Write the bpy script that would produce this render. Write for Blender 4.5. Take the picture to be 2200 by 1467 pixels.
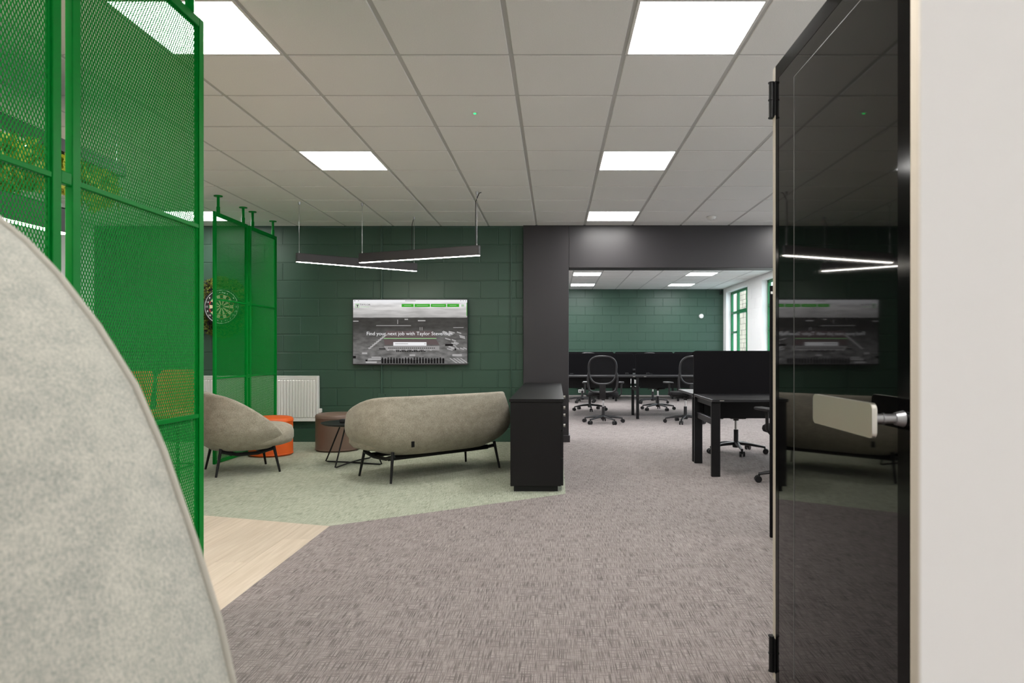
import bpy, bmesh, math, random
from mathutils import Vector, Matrix, noise as mnoise
random.seed(7)
D = bpy.data
for o in list(D.objects): D.objects.remove(o)
SC = bpy.context.scene
COL = SC.collection
PI = math.pi
R = math.radians

# ------------------------------------------------------------------ camera
CZ = 1.13
cam_d = D.cameras.new('camera'); cam = D.objects.new('camera', cam_d); COL.objects.link(cam)
cam.location = (0, 0, CZ); cam.rotation_euler = (R(90), 0, 0)
cam_d.sensor_width = 36.0; cam_d.lens = 1526 / 2200 * 36
cam_d.shift_x = (1100 - 1193) / 2200; cam_d.shift_y = (755 - 733.5) / 2200
cam_d.clip_start = 0.02; cam_d.clip_end = 200
cam_d.dof.use_dof = True; cam_d.dof.focus_distance = 6.5; cam_d.dof.aperture_fstop = 7.1
SC.camera = cam

# ------------------------------------------------------------------ world, exposure, light levels
SC.view_settings.view_transform = 'Standard'; SC.view_settings.look = 'None'
SC.view_settings.exposure = 0.0; SC.view_settings.gamma = 1.0
SC.view_settings.use_curve_mapping = False
w = D.worlds.new('overcast_sky'); SC.world = w; w.use_nodes = True
bgn = w.node_tree.nodes['Background']
bgn.inputs['Color'].default_value = (0.80, 0.90, 1.0, 1); bgn.inputs['Strength'].default_value = 5.5
PANEL_L = 25.0            # radiance of the lounge LED panels
OFFICE_L = 38.0           # radiance of the (cooler) far office panels, raised to brighten that room
PEND_L = 60.0             # radiance of the pendant strips

# ------------------------------------------------------------------ materials
def lin(c):
    c = c / 255.0
    return c / 12.92 if c <= 0.04045 else ((c + 0.055) / 1.055) ** 2.4
def rgb(r, g, b): return (lin(r), lin(g), lin(b), 1)
def mat(name, col, rough=0.5, metal=0.0, spec=0.5, var=0.0, vscale=8.0, bump=0.0, bscale=200.0, coat=0.0, stretch=None, sheen=0.0):
    m = D.materials.new(name); m.use_nodes = True
    nt = m.node_tree; b = nt.nodes['Principled BSDF']
    b.inputs['Base Color'].default_value = col; b.inputs['Roughness'].default_value = rough
    b.inputs['Metallic'].default_value = metal; b.inputs['Specular IOR Level'].default_value = spec
    b.inputs['Coat Weight'].default_value = coat; b.inputs['Coat Roughness'].default_value = 0.08
    b.inputs['Sheen Weight'].default_value = sheen
    if var or bump:
        tc = nt.nodes.new('ShaderNodeTexCoord'); mp = nt.nodes.new('ShaderNodeMapping')
        if stretch: mp.inputs['Scale'].default_value = stretch
        nt.links.new(tc.outputs['Object'], mp.inputs['Vector'])
    if var:
        n = nt.nodes.new('ShaderNodeTexNoise'); n.inputs['Scale'].default_value = vscale; n.inputs['Detail'].default_value = 4
        nt.links.new(mp.outputs['Vector'], n.inputs['Vector'])
        mr = nt.nodes.new('ShaderNodeMapRange'); mr.inputs['From Min'].default_value = 0.3; mr.inputs['From Max'].default_value = 0.7
        mr.inputs['To Min'].default_value = 1 - var; mr.inputs['To Max'].default_value = 1 + var
        nt.links.new(n.outputs['Fac'], mr.inputs['Value'])
        mx = nt.nodes.new('ShaderNodeVectorMath'); mx.operation = 'SCALE'; mx.inputs[0].default_value = col[:3]
        nt.links.new(mr.outputs['Result'], mx.inputs['Scale']); nt.links.new(mx.outputs['Vector'], b.inputs['Base Color'])
    if bump:
        n2 = nt.nodes.new('ShaderNodeTexNoise'); n2.inputs['Scale'].default_value = bscale; n2.inputs['Detail'].default_value = 3
        nt.links.new(mp.outputs['Vector'], n2.inputs['Vector'])
        bp = nt.nodes.new('ShaderNodeBump'); bp.inputs['Strength'].default_value = bump; bp.inputs['Distance'].default_value = 0.004
        nt.links.new(n2.outputs['Fac'], bp.inputs['Height']); nt.links.new(bp.outputs['Normal'], b.inputs['Normal'])
    return m
def emit(name, col, s):
    m = D.materials.new(name); m.use_nodes = True; nt = m.node_tree
    b = nt.nodes['Principled BSDF']; b.inputs['Base Color'].default_value = (0, 0, 0, 1); b.inputs['Specular IOR Level'].default_value = 0.1
    b.inputs['Emission Color'].default_value = col; b.inputs['Emission Strength'].default_value = s
    return m

def fabric(name, col, dark, scale=1.0):
    """melange woven upholstery"""
    m = D.materials.new(name); m.use_nodes = True; nt = m.node_tree; L = nt.links; N = nt.nodes
    b = N['Principled BSDF']; b.inputs['Roughness'].default_value = 0.9; b.inputs['Specular IOR Level'].default_value = 0.2
    b.inputs['Sheen Weight'].default_value = 0.15
    tc = N.new('ShaderNodeTexCoord')
    def nz(sc, st, det=3, rot=(0, 0, 0)):
        mp = N.new('ShaderNodeMapping'); mp.inputs['Scale'].default_value = st; mp.inputs['Rotation'].default_value = rot
        L.new(tc.outputs['Object'], mp.inputs['Vector'])
        n = N.new('ShaderNodeTexNoise'); n.inputs['Scale'].default_value = sc * scale; n.inputs['Detail'].default_value = det
        L.new(mp.outputs['Vector'], n.inputs['Vector']); return n
    a = nz(170, (1, 1, 2.2)); c = nz(150, (2.4, 2.4, .5), 2, (0.6, 0.6, 0)); e = nz(16, (1, 1, 1.6), 3)
    ad = N.new('ShaderNodeMath'); ad.operation = 'ADD'; L.new(a.outputs['Fac'], ad.inputs[0]); L.new(c.outputs['Fac'], ad.inputs[1])
    ad2 = N.new('ShaderNodeMath'); ad2.operation = 'MULTIPLY_ADD'; L.new(e.outputs['Fac'], ad2.inputs[0]); ad2.inputs[1].default_value = 0.55; L.new(ad.outputs[0], ad2.inputs[2])
    cr = N.new('ShaderNodeMapRange'); cr.inputs['From Min'].default_value = 0.95; cr.inputs['From Max'].default_value = 1.55
    L.new(ad2.outputs[0], cr.inputs['Value'])
    mx = N.new('ShaderNodeMix'); mx.data_type = 'RGBA'; mx.inputs['A'].default_value = dark; mx.inputs['B'].default_value = col
    L.new(cr.outputs['Result'], mx.inputs['Factor']); L.new(mx.outputs['Result'], b.inputs['Base Color'])
    bp = N.new('ShaderNodeBump'); bp.inputs['Strength'].default_value = 0.25; bp.inputs['Distance'].default_value = 0.002
    L.new(ad.outputs[0], bp.inputs['Height']); L.new(bp.outputs['Normal'], b.inputs['Normal'])
    return m

def carpet(name, light, mid, dark):
    """flat woven carpet: short dark dashes running both ways with patchy density"""
    m = D.materials.new(name); m.use_nodes = True; nt = m.node_tree; L = nt.links; N = nt.nodes
    b = N['Principled BSDF']; b.inputs['Roughness'].default_value = 0.95; b.inputs['Specular IOR Level'].default_value = 0.15
    b.inputs['Sheen Weight'].default_value = 0.1
    tc = N.new('ShaderNodeTexCoord')
    def nz(st, det=1.0):
        mp = N.new('ShaderNodeMapping'); mp.inputs['Scale'].default_value = st
        L.new(tc.outputs['Object'], mp.inputs['Vector'])
        n = N.new('ShaderNodeTexNoise'); n.inputs['Scale'].default_value = 1; n.inputs['Detail'].default_value = det
        L.new(mp.outputs['Vector'], n.inputs['Vector']); return n.outputs['Fac']
    def rng(x, a, c, lo=0., hi=1.):
        r = N.new('ShaderNodeMapRange'); r.inputs['From Min'].default_value = a; r.inputs['From Max'].default_value = c
        r.inputs['To Min'].default_value = lo; r.inputs['To Max'].default_value = hi; L.new(x, r.inputs['Value']); return r.outputs['Result']
    def mth(op, x, y):
        q = N.new('ShaderNodeMath'); q.operation = op
        for i, v in enumerate((x, y)):
            if isinstance(v, (int, float)): q.inputs[i].default_value = v
            else: L.new(v, q.inputs[i])
        return q.outputs[0]
    lng = nz((290, 10, 1), 1.5); crs = nz((15, 170, 1), 1.5); patch = nz((11, 4, 1), 3); patch2 = nz((2.2, 1.4, 1), 2); fine = nz((420, 420, 1))
    f1 = rng(lng, .42, .62); f2 = rng(crs, .46, .64)
    dash = mth('MAXIMUM', f1, mth('MULTIPLY', f2, .85))
    dash = mth('MULTIPLY', dash, rng(patch, .36, .64, .74, 1.0))
    mx = N.new('ShaderNodeMix'); mx.data_type = 'RGBA'; mx.inputs['A'].default_value = light; mx.inputs['B'].default_value = mid
    L.new(mth('MULTIPLY', rng(patch2, .35, .65), .3), mx.inputs['Factor'])
    mx2 = N.new('ShaderNodeMix'); mx2.data_type = 'RGBA'; mx2.inputs['B'].default_value = dark
    L.new(mx.outputs['Result'], mx2.inputs['A']); L.new(dash, mx2.inputs['Factor'])
    sc = N.new('ShaderNodeVectorMath'); sc.operation = 'SCALE'; L.new(mx2.outputs['Result'], sc.inputs[0])
    L.new(rng(fine, .3, .7, .86, 1.14), sc.inputs['Scale']); L.new(sc.outputs['Vector'], b.inputs['Base Color'])
    bp = N.new('ShaderNodeBump'); bp.inputs['Strength'].default_value = 0.5; bp.inputs['Distance'].default_value = 0.004; bp.invert = True
    L.new(dash, bp.inputs['Height']); L.new(bp.outputs['Normal'], b.inputs['Normal'])
    return m

def glassmat(name, tint=(1, 1, 1, 1), gloss=0.07):
    m = D.materials.new(name); m.use_nodes = True; nt = m.node_tree; N = nt.nodes
    N.remove(N['Principled BSDF']); t = N.new('ShaderNodeBsdfTransparent'); t.inputs['Color'].default_value = tint
    g = N.new('ShaderNodeBsdfGlossy'); g.inputs['Roughness'].default_value = 0.02
    mx = N.new('ShaderNodeMixShader'); mx.inputs['Fac'].default_value = gloss
    nt.links.new(t.outputs[0], mx.inputs[1]); nt.links.new(g.outputs[0], mx.inputs[2])
    nt.links.new(mx.outputs[0], N['Material Output'].inputs['Surface']); return m
def netmat(name, col, open_=0.55):
    m = D.materials.new(name); m.use_nodes = True; nt = m.node_tree; N = nt.nodes
    b = N['Principled BSDF']; b.inputs['Base Color'].default_value = col; b.inputs['Roughness'].default_value = .8
    t = N.new('ShaderNodeBsdfTransparent'); mx = N.new('ShaderNodeMixShader'); mx.inputs['Fac'].default_value = open_
    nt.links.new(b.outputs[0], mx.inputs[1]); nt.links.new(t.outputs[0], mx.inputs[2])
    nt.links.new(mx.outputs[0], N['Material Output'].inputs['Surface']); return m

M = {}
M['green_paint'] = mat('deep_green_wall_paint', (0.029, 0.073, 0.048, 1), .42, spec=.5, bump=.25, bscale=160, var=.05, vscale=3)
M['black_paint'] = mat('black_wall_paint', (0.026, 0.0235, 0.0265, 1), .42, spec=.5, bump=.05, bscale=90)
M['white_paint'] = mat('white_wall_paint', (0.84, 0.838, 0.832, 1), .6, spec=.3)
M['tile'] = mat('mineral_fibre_ceiling_tile', (0.82, 0.815, 0.80, 1), .9, spec=.1, var=.03, vscale=160, bump=.2, bscale=420)
M['tbar'] = mat('ceiling_grid_metal', (0.52, 0.52, 0.51, 1), .5)
M['slab'] = mat('ceiling_void_board', (0.05, 0.05, 0.05, 1), .9)
M['panel'] = emit('led_panel_diffuser', (1.0, 0.978, 0.945, 1), PANEL_L)
M['panel2'] = emit('office_panel_diffuser', (0.97, 0.985, 1.0, 1), OFFICE_L)
M['strip'] = emit('led_strip_diffuser', (1.0, 0.93, 0.83, 1), PEND_L)
M['white_metal'] = mat('white_powder_coat', (0.74, 0.73, 0.71, 1), .35)
M['green_metal'] = mat('bright_green_powder_coat', (0.0, 0.215, 0.024, 1), .34, spec=.10)
M['green_frame'] = mat('green_window_paint', (0.006, 0.14, 0.045, 1), .4, spec=.3)
M['black_metal'] = mat('black_powder_coat', (0.006, 0.006, 0.0065, 1), .40, spec=.3)
M['black_lam'] = mat('black_laminate', (0.006, 0.0055, 0.006, 1), .40, spec=.32, bump=.04, bscale=300)
M['desk_lam'] = mat('charcoal_desk_laminate', (0.016, 0.0155, 0.017, 1), .40, spec=.45, var=.15, vscale=30, stretch=(.2, 5, 1))
M['screen_fab'] = mat('black_screen_fabric', (0.0075, 0.007, 0.008, 1), .95, spec=.1, var=.1, vscale=500)
M['plastic'] = mat('black_plastic', (0.010, 0.0095, 0.010, 1), .42, spec=.35)
M['plastic_grey'] = mat('dark_grey_plastic', (0.015, 0.0145, 0.016, 1), .40)
M['chrome'] = mat('chrome_metal', (0.75, 0.75, 0.76, 1), .14, metal=1)
M['nickel'] = mat('satin_nickel', (0.80, 0.77, 0.71, 1), .30, metal=1)
M['steel'] = mat('stainless_wire', (0.40, 0.40, 0.41, 1), .3, metal=1)
M['seat_fab'] = mat('black_seat_fabric', (0.014, 0.0135, 0.014, 1), .9, spec=.2)
M['net'] = netmat('black_back_mesh', (0.012, 0.012, 0.012, 1), .75)
M['fab_light'] = fabric('light_grey_melange_wool', rgb(203, 201, 190), rgb(150, 154, 147), 1.7)
M['fab_grey'] = fabric('warm_grey_melange_wool', rgb(176, 168, 152), rgb(128, 122, 108), .9)
M['piping'] = mat('grey_piping', rgb(182, 179, 168), .9)
M['orange'] = mat('orange_vinyl', rgb(228, 98, 30), .5, bump=.05, bscale=300)
M['brown'] = mat('taupe_brown_vinyl', rgb(112, 92, 81), .45, bump=.05, bscale=300)
M['orange_wool'] = mat('rust_orange_wool', rgb(205, 92, 58), .9, var=.08, vscale=60)
M['oak'] = mat('oak_timber', rgb(196, 160, 118), .5, var=.12, vscale=20, stretch=(6, 6, .6))
M['lip'] = mat('pale_timber_lipping', rgb(196, 186, 170), .5)
M['glass_black'] = mat('black_backed_glass', (0.0022, 0.002, 0.0022, 1), .03, spec=.42)
M['bead_reflection'] = mat('grey_bead_reflection', (0.10, 0.10, 0.10, 1), .4)
M['satin_black'] = mat('black_door_frame', (0.003, 0.0027, 0.003, 1), .10, spec=.05)
M['moss'] = mat('preserved_moss', (0.10, 0.115, 0.012, 1), .9, var=.5, vscale=18)
M['leaf'] = mat('yellow_green_leaf', (0.30, 0.30, 0.015, 1), .6, var=.35, vscale=8)
M['board_black'] = mat('dartboard_black_sisal', (0.012, 0.012, 0.012, 1), .8)
M['board_cream'] = mat('dartboard_cream_sisal', (0.62, 0.52, 0.34, 1), .8)
M['board_red'] = mat('dartboard_red_sisal', (0.45, 0.02, 0.02, 1), .8)
M['board_green'] = mat('dartboard_green_sisal', (0.02, 0.22, 0.07, 1), .8)
M['white_print'] = mat('white_print', (0.8, 0.8, 0.8, 1), .5)
M['window_glass'] = glassmat('window_glass', (0.97, 0.985, 0.98, 1), .06)
M['stone'] = mat('buff_stone', (0.23, 0.20, 0.15, 1), .9, var=.3, vscale=1.3)
M['stone_joint'] = mat('stone_mortar', (0.25, 0.23, 0.2, 1), .9)
M['yard_bounce'] = mat('pale_bounce_yard', (0.42, 0.42, 0.41, 1), .9, var=.1, vscale=5)  # yard colour lightened so it bounces daylight up to the ceilings
M['carpet_grey'] = carpet('grey_woven_carpet', (0.375, 0.325, 0.310, 1), (0.315, 0.270, 0.256, 1), (0.125, 0.103, 0.100, 1))
M['carpet_green'] = carpet('sage_green_woven_carpet', (0.49, 0.515, 0.41, 1), (0.42, 0.45, 0.35, 1), (0.215, 0.24, 0.165, 1))
def plankmat():
    m = D.materials.new('pale_oak_vinyl'); m.use_nodes = True; nt = m.node_tree; L = nt.links; N = nt.nodes
    b = N['Principled BSDF']; b.inputs['Roughness'].default_value = .45; b.inputs['Specular IOR Level'].default_value = .35
    tc = N.new('ShaderNodeTexCoord'); oi = N.new('ShaderNodeObjectInfo')
    mp = N.new('ShaderNodeMapping'); mp.inputs['Scale'].default_value = (28, 1.6, 1)
    L.new(tc.outputs['Object'], mp.inputs['Vector'])
    n = N.new('ShaderNodeTexNoise'); n.inputs['Scale'].default_value = 1.5; n.inputs['Detail'].default_value = 6; n.inputs['Distortion'].default_value = .6
    n.noise_dimensions = '4D'; L.new(mp.outputs['Vector'], n.inputs['Vector'])
    mu = N.new('ShaderNodeMath'); mu.operation = 'MULTIPLY'; mu.inputs[1].default_value = 40; L.new(oi.outputs['Random'], mu.inputs[0]); L.new(mu.outputs[0], n.inputs['W'])
    cr = N.new('ShaderNodeValToRGB'); cr.color_ramp.elements[0].position = .3; cr.color_ramp.elements[0].color = (0.50, 0.41, 0.31, 1)
    cr.color_ramp.elements[1].position = .72; cr.color_ramp.elements[1].color = (0.63, 0.54, 0.435, 1)
    L.new(n.outputs['Fac'], cr.inputs['Fac'])
    mr = N.new('ShaderNodeMapRange'); mr.inputs['To Min'].default_value = .96; mr.inputs['To Max'].default_value = 1.04; L.new(oi.outputs['Random'], mr.inputs['Value'])
    sc = N.new('ShaderNodeVectorMath'); sc.operation = 'SCALE'; L.new(cr.outputs['Color'], sc.inputs[0]); L.new(mr.outputs['Result'], sc.inputs['Scale'])
    L.new(sc.outputs['Vector'], b.inputs['Base Color'])
    return m
M['plank'] = plankmat()

# ------------------------------------------------------------------ mesh helpers
class B:
    """collects shapes in one bmesh"""
    def __init__(s): s.bm = bmesh.new()
    def box(s, c, d, bevel=0.0, rot=None, seg=1):
        t = bmesh.new(); bmesh.ops.create_cube(t, size=1)
        for v in t.verts: v.co = Vector((v.co.x * d[0], v.co.y * d[1], v.co.z * d[2]))
        if bevel: bmesh.ops.bevel(t, geom=list(t.edges), offset=bevel, segments=seg, affect='EDGES', profile=.5)
        mt = Matrix.Translation(Vector(c))
        if rot is not None: mt = mt @ rot
        bmesh.ops.transform(t, matrix=mt, verts=t.verts); s._add(t); return s
    def b2(s, x0, x1, y0, y1, z0, z1, bevel=0.0, seg=1):
        return s.box(((x0 + x1) / 2, (y0 + y1) / 2, (z0 + z1) / 2), (x1 - x0, y1 - y0, z1 - z0), bevel, None, seg)
    def _add(s, t):
        me = D.meshes.new('tmp'); t.to_mesh(me); t.free(); s.bm.from_mesh(me); D.meshes.remove(me)
    def cyl(s, p0, p1, r0, r1=None, n=16, caps=True):
        return s.tube([p0, p1], [r0, r0 if r1 is None else r1], n, caps=caps)
    def tube(s, path, r, n=10, closed=False, caps=True, flat=1.0):
        P = [Vector(p) for p in path]; k = len(P)
        rr = r if isinstance(r, (list, tuple)) else [r] * k
        T = []
        for i in range(k):
            if closed: d = P[(i + 1) % k] - P[i - 1]
            else: d = P[min(i + 1, k - 1)] - P[max(i - 1, 0)]
            T.append(d.normalized())
        up = Vector((0, 0, 1)) if abs(T[0].z) < .9 else Vector((0, 1, 0))
        nx = (up - T[0] * up.dot(T[0])).normalized(); rings = []
        for i in range(k):
            nx = (nx - T[i] * nx.dot(T[i])).normalized(); ny = T[i].cross(nx)
            rings.append([s.bm.verts.new(P[i] + (nx * math.cos(2 * PI * j / n) * flat + ny * math.sin(2 * PI * j / n)) * rr[i]) for j in range(n)])
        for i in range(k if closed else k - 1):
            a, b = rings[i], rings[(i + 1) % k]
            for j in range(n): s.bm.faces.new((a[j], a[(j + 1) % n], b[(j + 1) % n], b[j]))
        if caps and not closed:
            s.bm.faces.new(rings[0][::-1]); s.bm.faces.new(rings[-1])
        return s
    def lathe(s, prof, c=(0, 0, 0), n=32):
        rings = []
        for r, z in prof:
            if r < 1e-6: rings.append([s.bm.verts.new((c[0], c[1], c[2] + z))])
            else: rings.append([s.bm.verts.new((c[0] + r * math.cos(2 * PI * j / n), c[1] + r * math.sin(2 * PI * j / n), c[2] + z)) for j in range(n)])
        for a, b in zip(rings, rings[1:]):
            if len(a) == 1 and len(b) == 1: continue
            for j in range(n):
                if len(a) == 1: s.bm.faces.new((a[0], b[(j + 1) % n], b[j]))
                elif len(b) == 1: s.bm.faces.new((a[j], a[(j + 1) % n], b[0]))
                else: s.bm.faces.new((a[j], a[(j + 1) % n], b[(j + 1) % n], b[j]))
        return s
    def prism(s, pts, z0, z1, axis='z'):
        f = {'z': lambda u, v, q: (u, v, q), 'y': lambda u, v, q: (u, q, v), 'x': lambda u, v, q: (q, u, v)}[axis]
        a = [s.bm.verts.new(f(u, v, z0)) for u, v in pts]; b = [s.bm.verts.new(f(u, v, z1)) for u, v in pts]; n = len(pts)
        s.bm.faces.new(a[::-1]); s.bm.faces.new(b)
        for i in range(n): s.bm.faces.new((a[i], a[(i + 1) % n], b[(i + 1) % n], b[i]))
        return s
    def grid(s, rows, closed=False):
        V = [[s.bm.verts.new(p) for p in r] for r in rows]
        for a, b in zip(V, V[1:]):
            m_ = len(a)
            for j in range(m_ if closed else m_ - 1): s.bm.faces.new((a[j], a[(j + 1) % m_], b[(j + 1) % m_], b[j]))
        return V
    def mesh(s, name, m, smooth=None):
        bmesh.ops.recalc_face_normals(s.bm, faces=s.bm.faces)
        me = D.meshes.new(name); s.bm.to_mesh(me); s.bm.free()
        for x in (m if isinstance(m, (list, tuple)) else [m]): me.materials.append(x)
        if smooth is not None:
            me.polygons.foreach_set('use_smooth', [True] * len(me.polygons)); me.set_sharp_from_angle(angle=R(smooth))
        return me
    def obj(s, name, m, parent=None, smooth=None, loc=None): return link(name, s.mesh(name, m, smooth), parent, loc)

def link(name, me, parent=None, loc=None, rz=0):
    o = D.objects.new(name, me); COL.objects.link(o)
    if parent is not None: o.parent = parent
    if loc is not None: o.location = loc
    if rz: o.rotation_euler = (0, 0, rz)
    return o
def tag(o, label, cat, group=None):
    o['label'] = label; o['category'] = cat
    if group: o['group'] = group
    return o
def struct(o, label=None):
    o['kind'] = 'structure'
    if label: o['label'] = label
    return o
def stuff(o): o['kind'] = 'stuff'; return o
def thing(name, label, cat, loc=(0, 0, 0), rz=0, group=None):
    return tag(link(name, None, None, loc, rz), label, cat, group)
def kids(o): return [c for c in D.objects if c.parent == o]
def copy_tree(o, parent=None):
    c = o.copy(); COL.objects.link(c)
    if parent is not None: c.parent = parent
    for ch in kids(o): copy_tree(ch, c)
    return c
def text_mesh(name, body, size, m, parent, loc, rot, align='CENTER', extrude=0.0004):
    cu = D.curves.new(name, 'FONT'); cu.body = body; cu.size = size; cu.align_x = align; cu.align_y = 'CENTER'; cu.extrude = extrude; cu.resolution_u = 3
    t = D.objects.new('tmp_text', cu); COL.objects.link(t)
    me = D.meshes.new_from_object(t.evaluated_get(bpy.context.evaluated_depsgraph_get()))
    D.objects.remove(t); D.curves.remove(cu); me.materials.clear(); me.materials.append(m); me.name = name
    o = link(name, me, parent, loc); o.rotation_euler = rot
    return o

# ================================================================== SETTING
XL, XR, YB, YT, YF = -5.79, 4.376, -3.0, 8.92, 18.5
ZC, ZC2 = 2.703, 2.75
YP0, YP1 = 8.86, 9.16           # pier and bulkhead
XP0, XP1 = -0.40, 0.168         # pier

# floor slab, then the finishes as parts
fl = struct(B().b2(XL - .3, XR + .3, YB - .2, YF + .3, -.15, -.006).obj('floor', M['slab']), 'floor of grey carpet, sage green carpet and pale oak boards')
A = (-1.462, 4.60); Bp = (0.082, 5.64)
sl = (4.9 - 4.6) / (-2.418 + 1.462)
YWL = A[1] + sl * (XL - A[0])
B().prism([A, Bp, (0.082, YT + .05), (XL, YT + .05), (XL, YWL)], -.006, .0005).obj('green_carpet', M['carpet_green'], fl)['label'] = 'sage green woven carpet under the lounge seats'
B().prism([(A[0], YB), (XR, YB), (XR, YF), (XL, YF), (XL, YT + .05), (0.082, YT + .05), Bp, A], -.006, 0).obj('grey_carpet', M['carpet_grey'], fl)['label'] = 'grey-brown woven carpet'
# oak planks run along Y, clipped to their zone
def clip_poly(poly, p, n):
    out = []
    for i in range(len(poly)):
        a, b = Vector(poly[i]), Vector(poly[(i + 1) % len(poly)]); da, db = (a - p).dot(n), (b - p).dot(n)
        if da <= 0: out.append(tuple(a))
        if da * db < 0: out.append(tuple(a + (b - a) * (da / (da - db))))
    return out
pw, pl = .182, 1.22
nn = Vector((-sl, 1)).normalized()
ncol = int((A[0] - XL) / pw) + 1
for i in range(ncol):
    x1 = A[0] - i * pw; x0 = max(x1 - pw, XL)
    y = -0.6 - (i * .47) % pl
    while y < YWL:
        g = .0005
        poly = [(x0 + g, y + g), (x1 - g, y + g), (x1 - g, y + pl - g), (x0 + g, y + pl - g)]
        poly = clip_poly(poly, Vector(A), nn)
        if len(poly) >= 3:
            cx = sum(p[0] for p in poly) / len(poly); cy = sum(p[1] for p in poly) / len(poly)
            b = B().prism([(p[0] - cx, p[1] - cy) for p in poly], -.006, 0)
            b.obj('plank', M['plank'], fl, None, (cx, cy, 0))
        y += pl

# ceilings: recessed grid bars, tiles just below them
def ceiling(name, x0, x1, y0, y1, z, gx, gy, lights, label):
    c = struct(B().b2(x0, x1, y0, y1, z + .02, z + .10).obj(name, M['slab']), label)
    xs = [gx + .6 * k for k in range(-30, 30) if x0 - .001 < gx + .6 * k < x1]
    ys = [gy + .6 * k for k in range(-30, 40) if y0 - .001 < gy + .6 * k < y1]
    for x in xs: B().b2(x - .014, x + .014, y0, y1, z + .005, z + .02).obj('grid_bar', M['tbar'], c)
    for y in ys: B().b2(x0, x1, y - .012, y + .012, z + .0058, z + .02).obj('grid_bar', M['tbar'], c)
    ex = [x0] + xs + [x1]; ey = [y0] + ys + [y1]
    meshes = {}; cells = []
    for i in range(len(ex) - 1):
        for j in range(len(ey) - 1):
            a, b_, p, q = ex[i], ex[i + 1], ey[j], ey[j + 1]
            if b_ - a < .03 or q - p < .03: continue
            if any(abs(a - lx) < .02 and abs(p - ly) < .02 for lx, ly in lights): continue
            cells.append((a, b_, p, q))
    cells.sort(key=lambda t: abs(t[2] - 5.5) if name == 'ceiling' else -t[2])
    rest = B()
    for n_, (a, b_, p, q) in enumerate(cells):
        w_, h_ = b_ - a - .024, q - p - .024
        if n_ < 290:
            k = (round(w_, 3), round(h_, 3))
            if k not in meshes: meshes[k] = B().box((0, 0, .009), (w_, h_, .018), .003).mesh('ceiling_tile', M['tile'])
            o = link('ceiling_tile', meshes[k], c, ((a + b_) / 2, (p + q) / 2, z + random.uniform(0, .001)))
        else: rest.box(((a + b_) / 2, (p + q) / 2, z + .009), (w_, h_, .018))
    if len(cells) > 290: stuff(rest.obj('outer_ceiling_tile', M['tile'], c))
    else: rest.bm.free()
    return c
LX = [-4.4355, -2.0355, .3645, 2.7645]
LY = [-1.626, -.426, .774, 3.174, 5.574, 7.974]  # second value: extra unseen row, added to brighten the white wall end
near_lights = [(x, y) for x in LX for y in LY if (x, y) not in ((-2.0355, 7.974), (-4.4355, 5.574), (-4.4355, 3.174), (-2.0355, -.426), (.3645, -.426))]
LX2 = [-4.4355, -2.0355, .3645, 2.7645]; LY2 = [9.8, 12.2, 14.6, 17.0]  # the two left columns are unseen, added to brighten the far office
far_lights = [(x, y) for x in LX2 for y in LY2]
ceiling('ceiling', XL, XR, YB, YT, ZC, -.2355, 3.174, near_lights, 'suspended ceiling of pale square tiles over the lounge')
ceiling('ceiling', XL, XR, YP1, YF, ZC2, -.2355, 9.8, far_lights, 'suspended ceiling of pale square tiles over the far office')
# light panels
lp = B(); lp.b2(.018, .582, .018, .582, .001, .012); lpm = lp.mesh('diffuser', M['panel'])
lf = B()
for a in ((.006, .594, .006, .02), (.006, .594, .58, .594), (.006, .02, .02, .58), (.58, .594, .02, .58)): lf.b2(a[0], a[1], a[2], a[3], -.001, .014)
lfm = lf.mesh('light_frame', M['white_metal'])
cw = ['far left', 'left', 'centre right', 'far right']
rw = ['second row behind the camera', 'added unseen row behind the camera', 'row just before the camera', 'nearest row in view', 'middle row in view', 'row by the dark wall']
for i, x in enumerate(LX):
    for j, y in enumerate(LY):
        if (x, y) not in near_lights: continue
        t = thing('ceiling_light', 'square lit ceiling panel, %s column, %s' % (cw[i], rw[j]), 'ceiling light', (x, y, ZC), 0, 'square light panels in the lounge ceiling')
        link('light_frame', lfm, t); link('diffuser', lpm, t)
lp = B(); lp.b2(.018, .582, .018, .582, .001, .012); lpm2 = lp.mesh('diffuser', M['panel2'])
cw2 = {-4.4355: 'far left', -2.0355: 'left', .3645: 'centre', 2.7645: 'right'}; rw2 = ['first row past opening', 'second row past opening', 'third row past opening', 'last row before green wall']
for x, y in far_lights:
    t = thing('ceiling_light', 'square lit ceiling panel, far office, %s, %s' % (cw2[x], rw2[LY2.index(y)]), 'ceiling light', (x, y, ZC2), 0, 'square light panels in the far office ceiling')
    link('light_frame', lfm, t); link('diffuser', lpm2, t)

# painted blockwork: backing mortar plane plus single blocks
def block_wall(parent, mt, u0, u1, z0, z1, zoff, uoff, place, m, holes=(), jg=.0085, jb=.005):
    cache = {}; bw, bh = .45, .225; k = 0
    z = zoff
    while z < z1 - .01:
        za, zb = max(z, z0), min(z + bh, z1)
        off = uoff + (bw / 2 if k % 2 else 0)
        u = u0 - ((u0 - off) % bw)
        while u < u1 - .005:
            a, b_ = max(u, u0), min(u + bw, u1)
            if b_ - a > .02 and zb - za > .02 and not any(a > h[0] - .001 and b_ < h[1] + .001 and za > h[2] - .001 and zb < h[3] + .001 for h in holes):
                key = (round(b_ - a, 3), round(zb - za, 3))
                if key not in cache:
                    cache[key] = B().box((0, .014, 0), (key[0] - jg, .040, key[1] - jg), jb).mesh('block', m)
                o = link('block', cache[key], parent); place(o, (a + b_) / 2, (za + zb) / 2, random.uniform(-.0012, .0012))
            u += bw
        z += bh; k += 1
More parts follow.
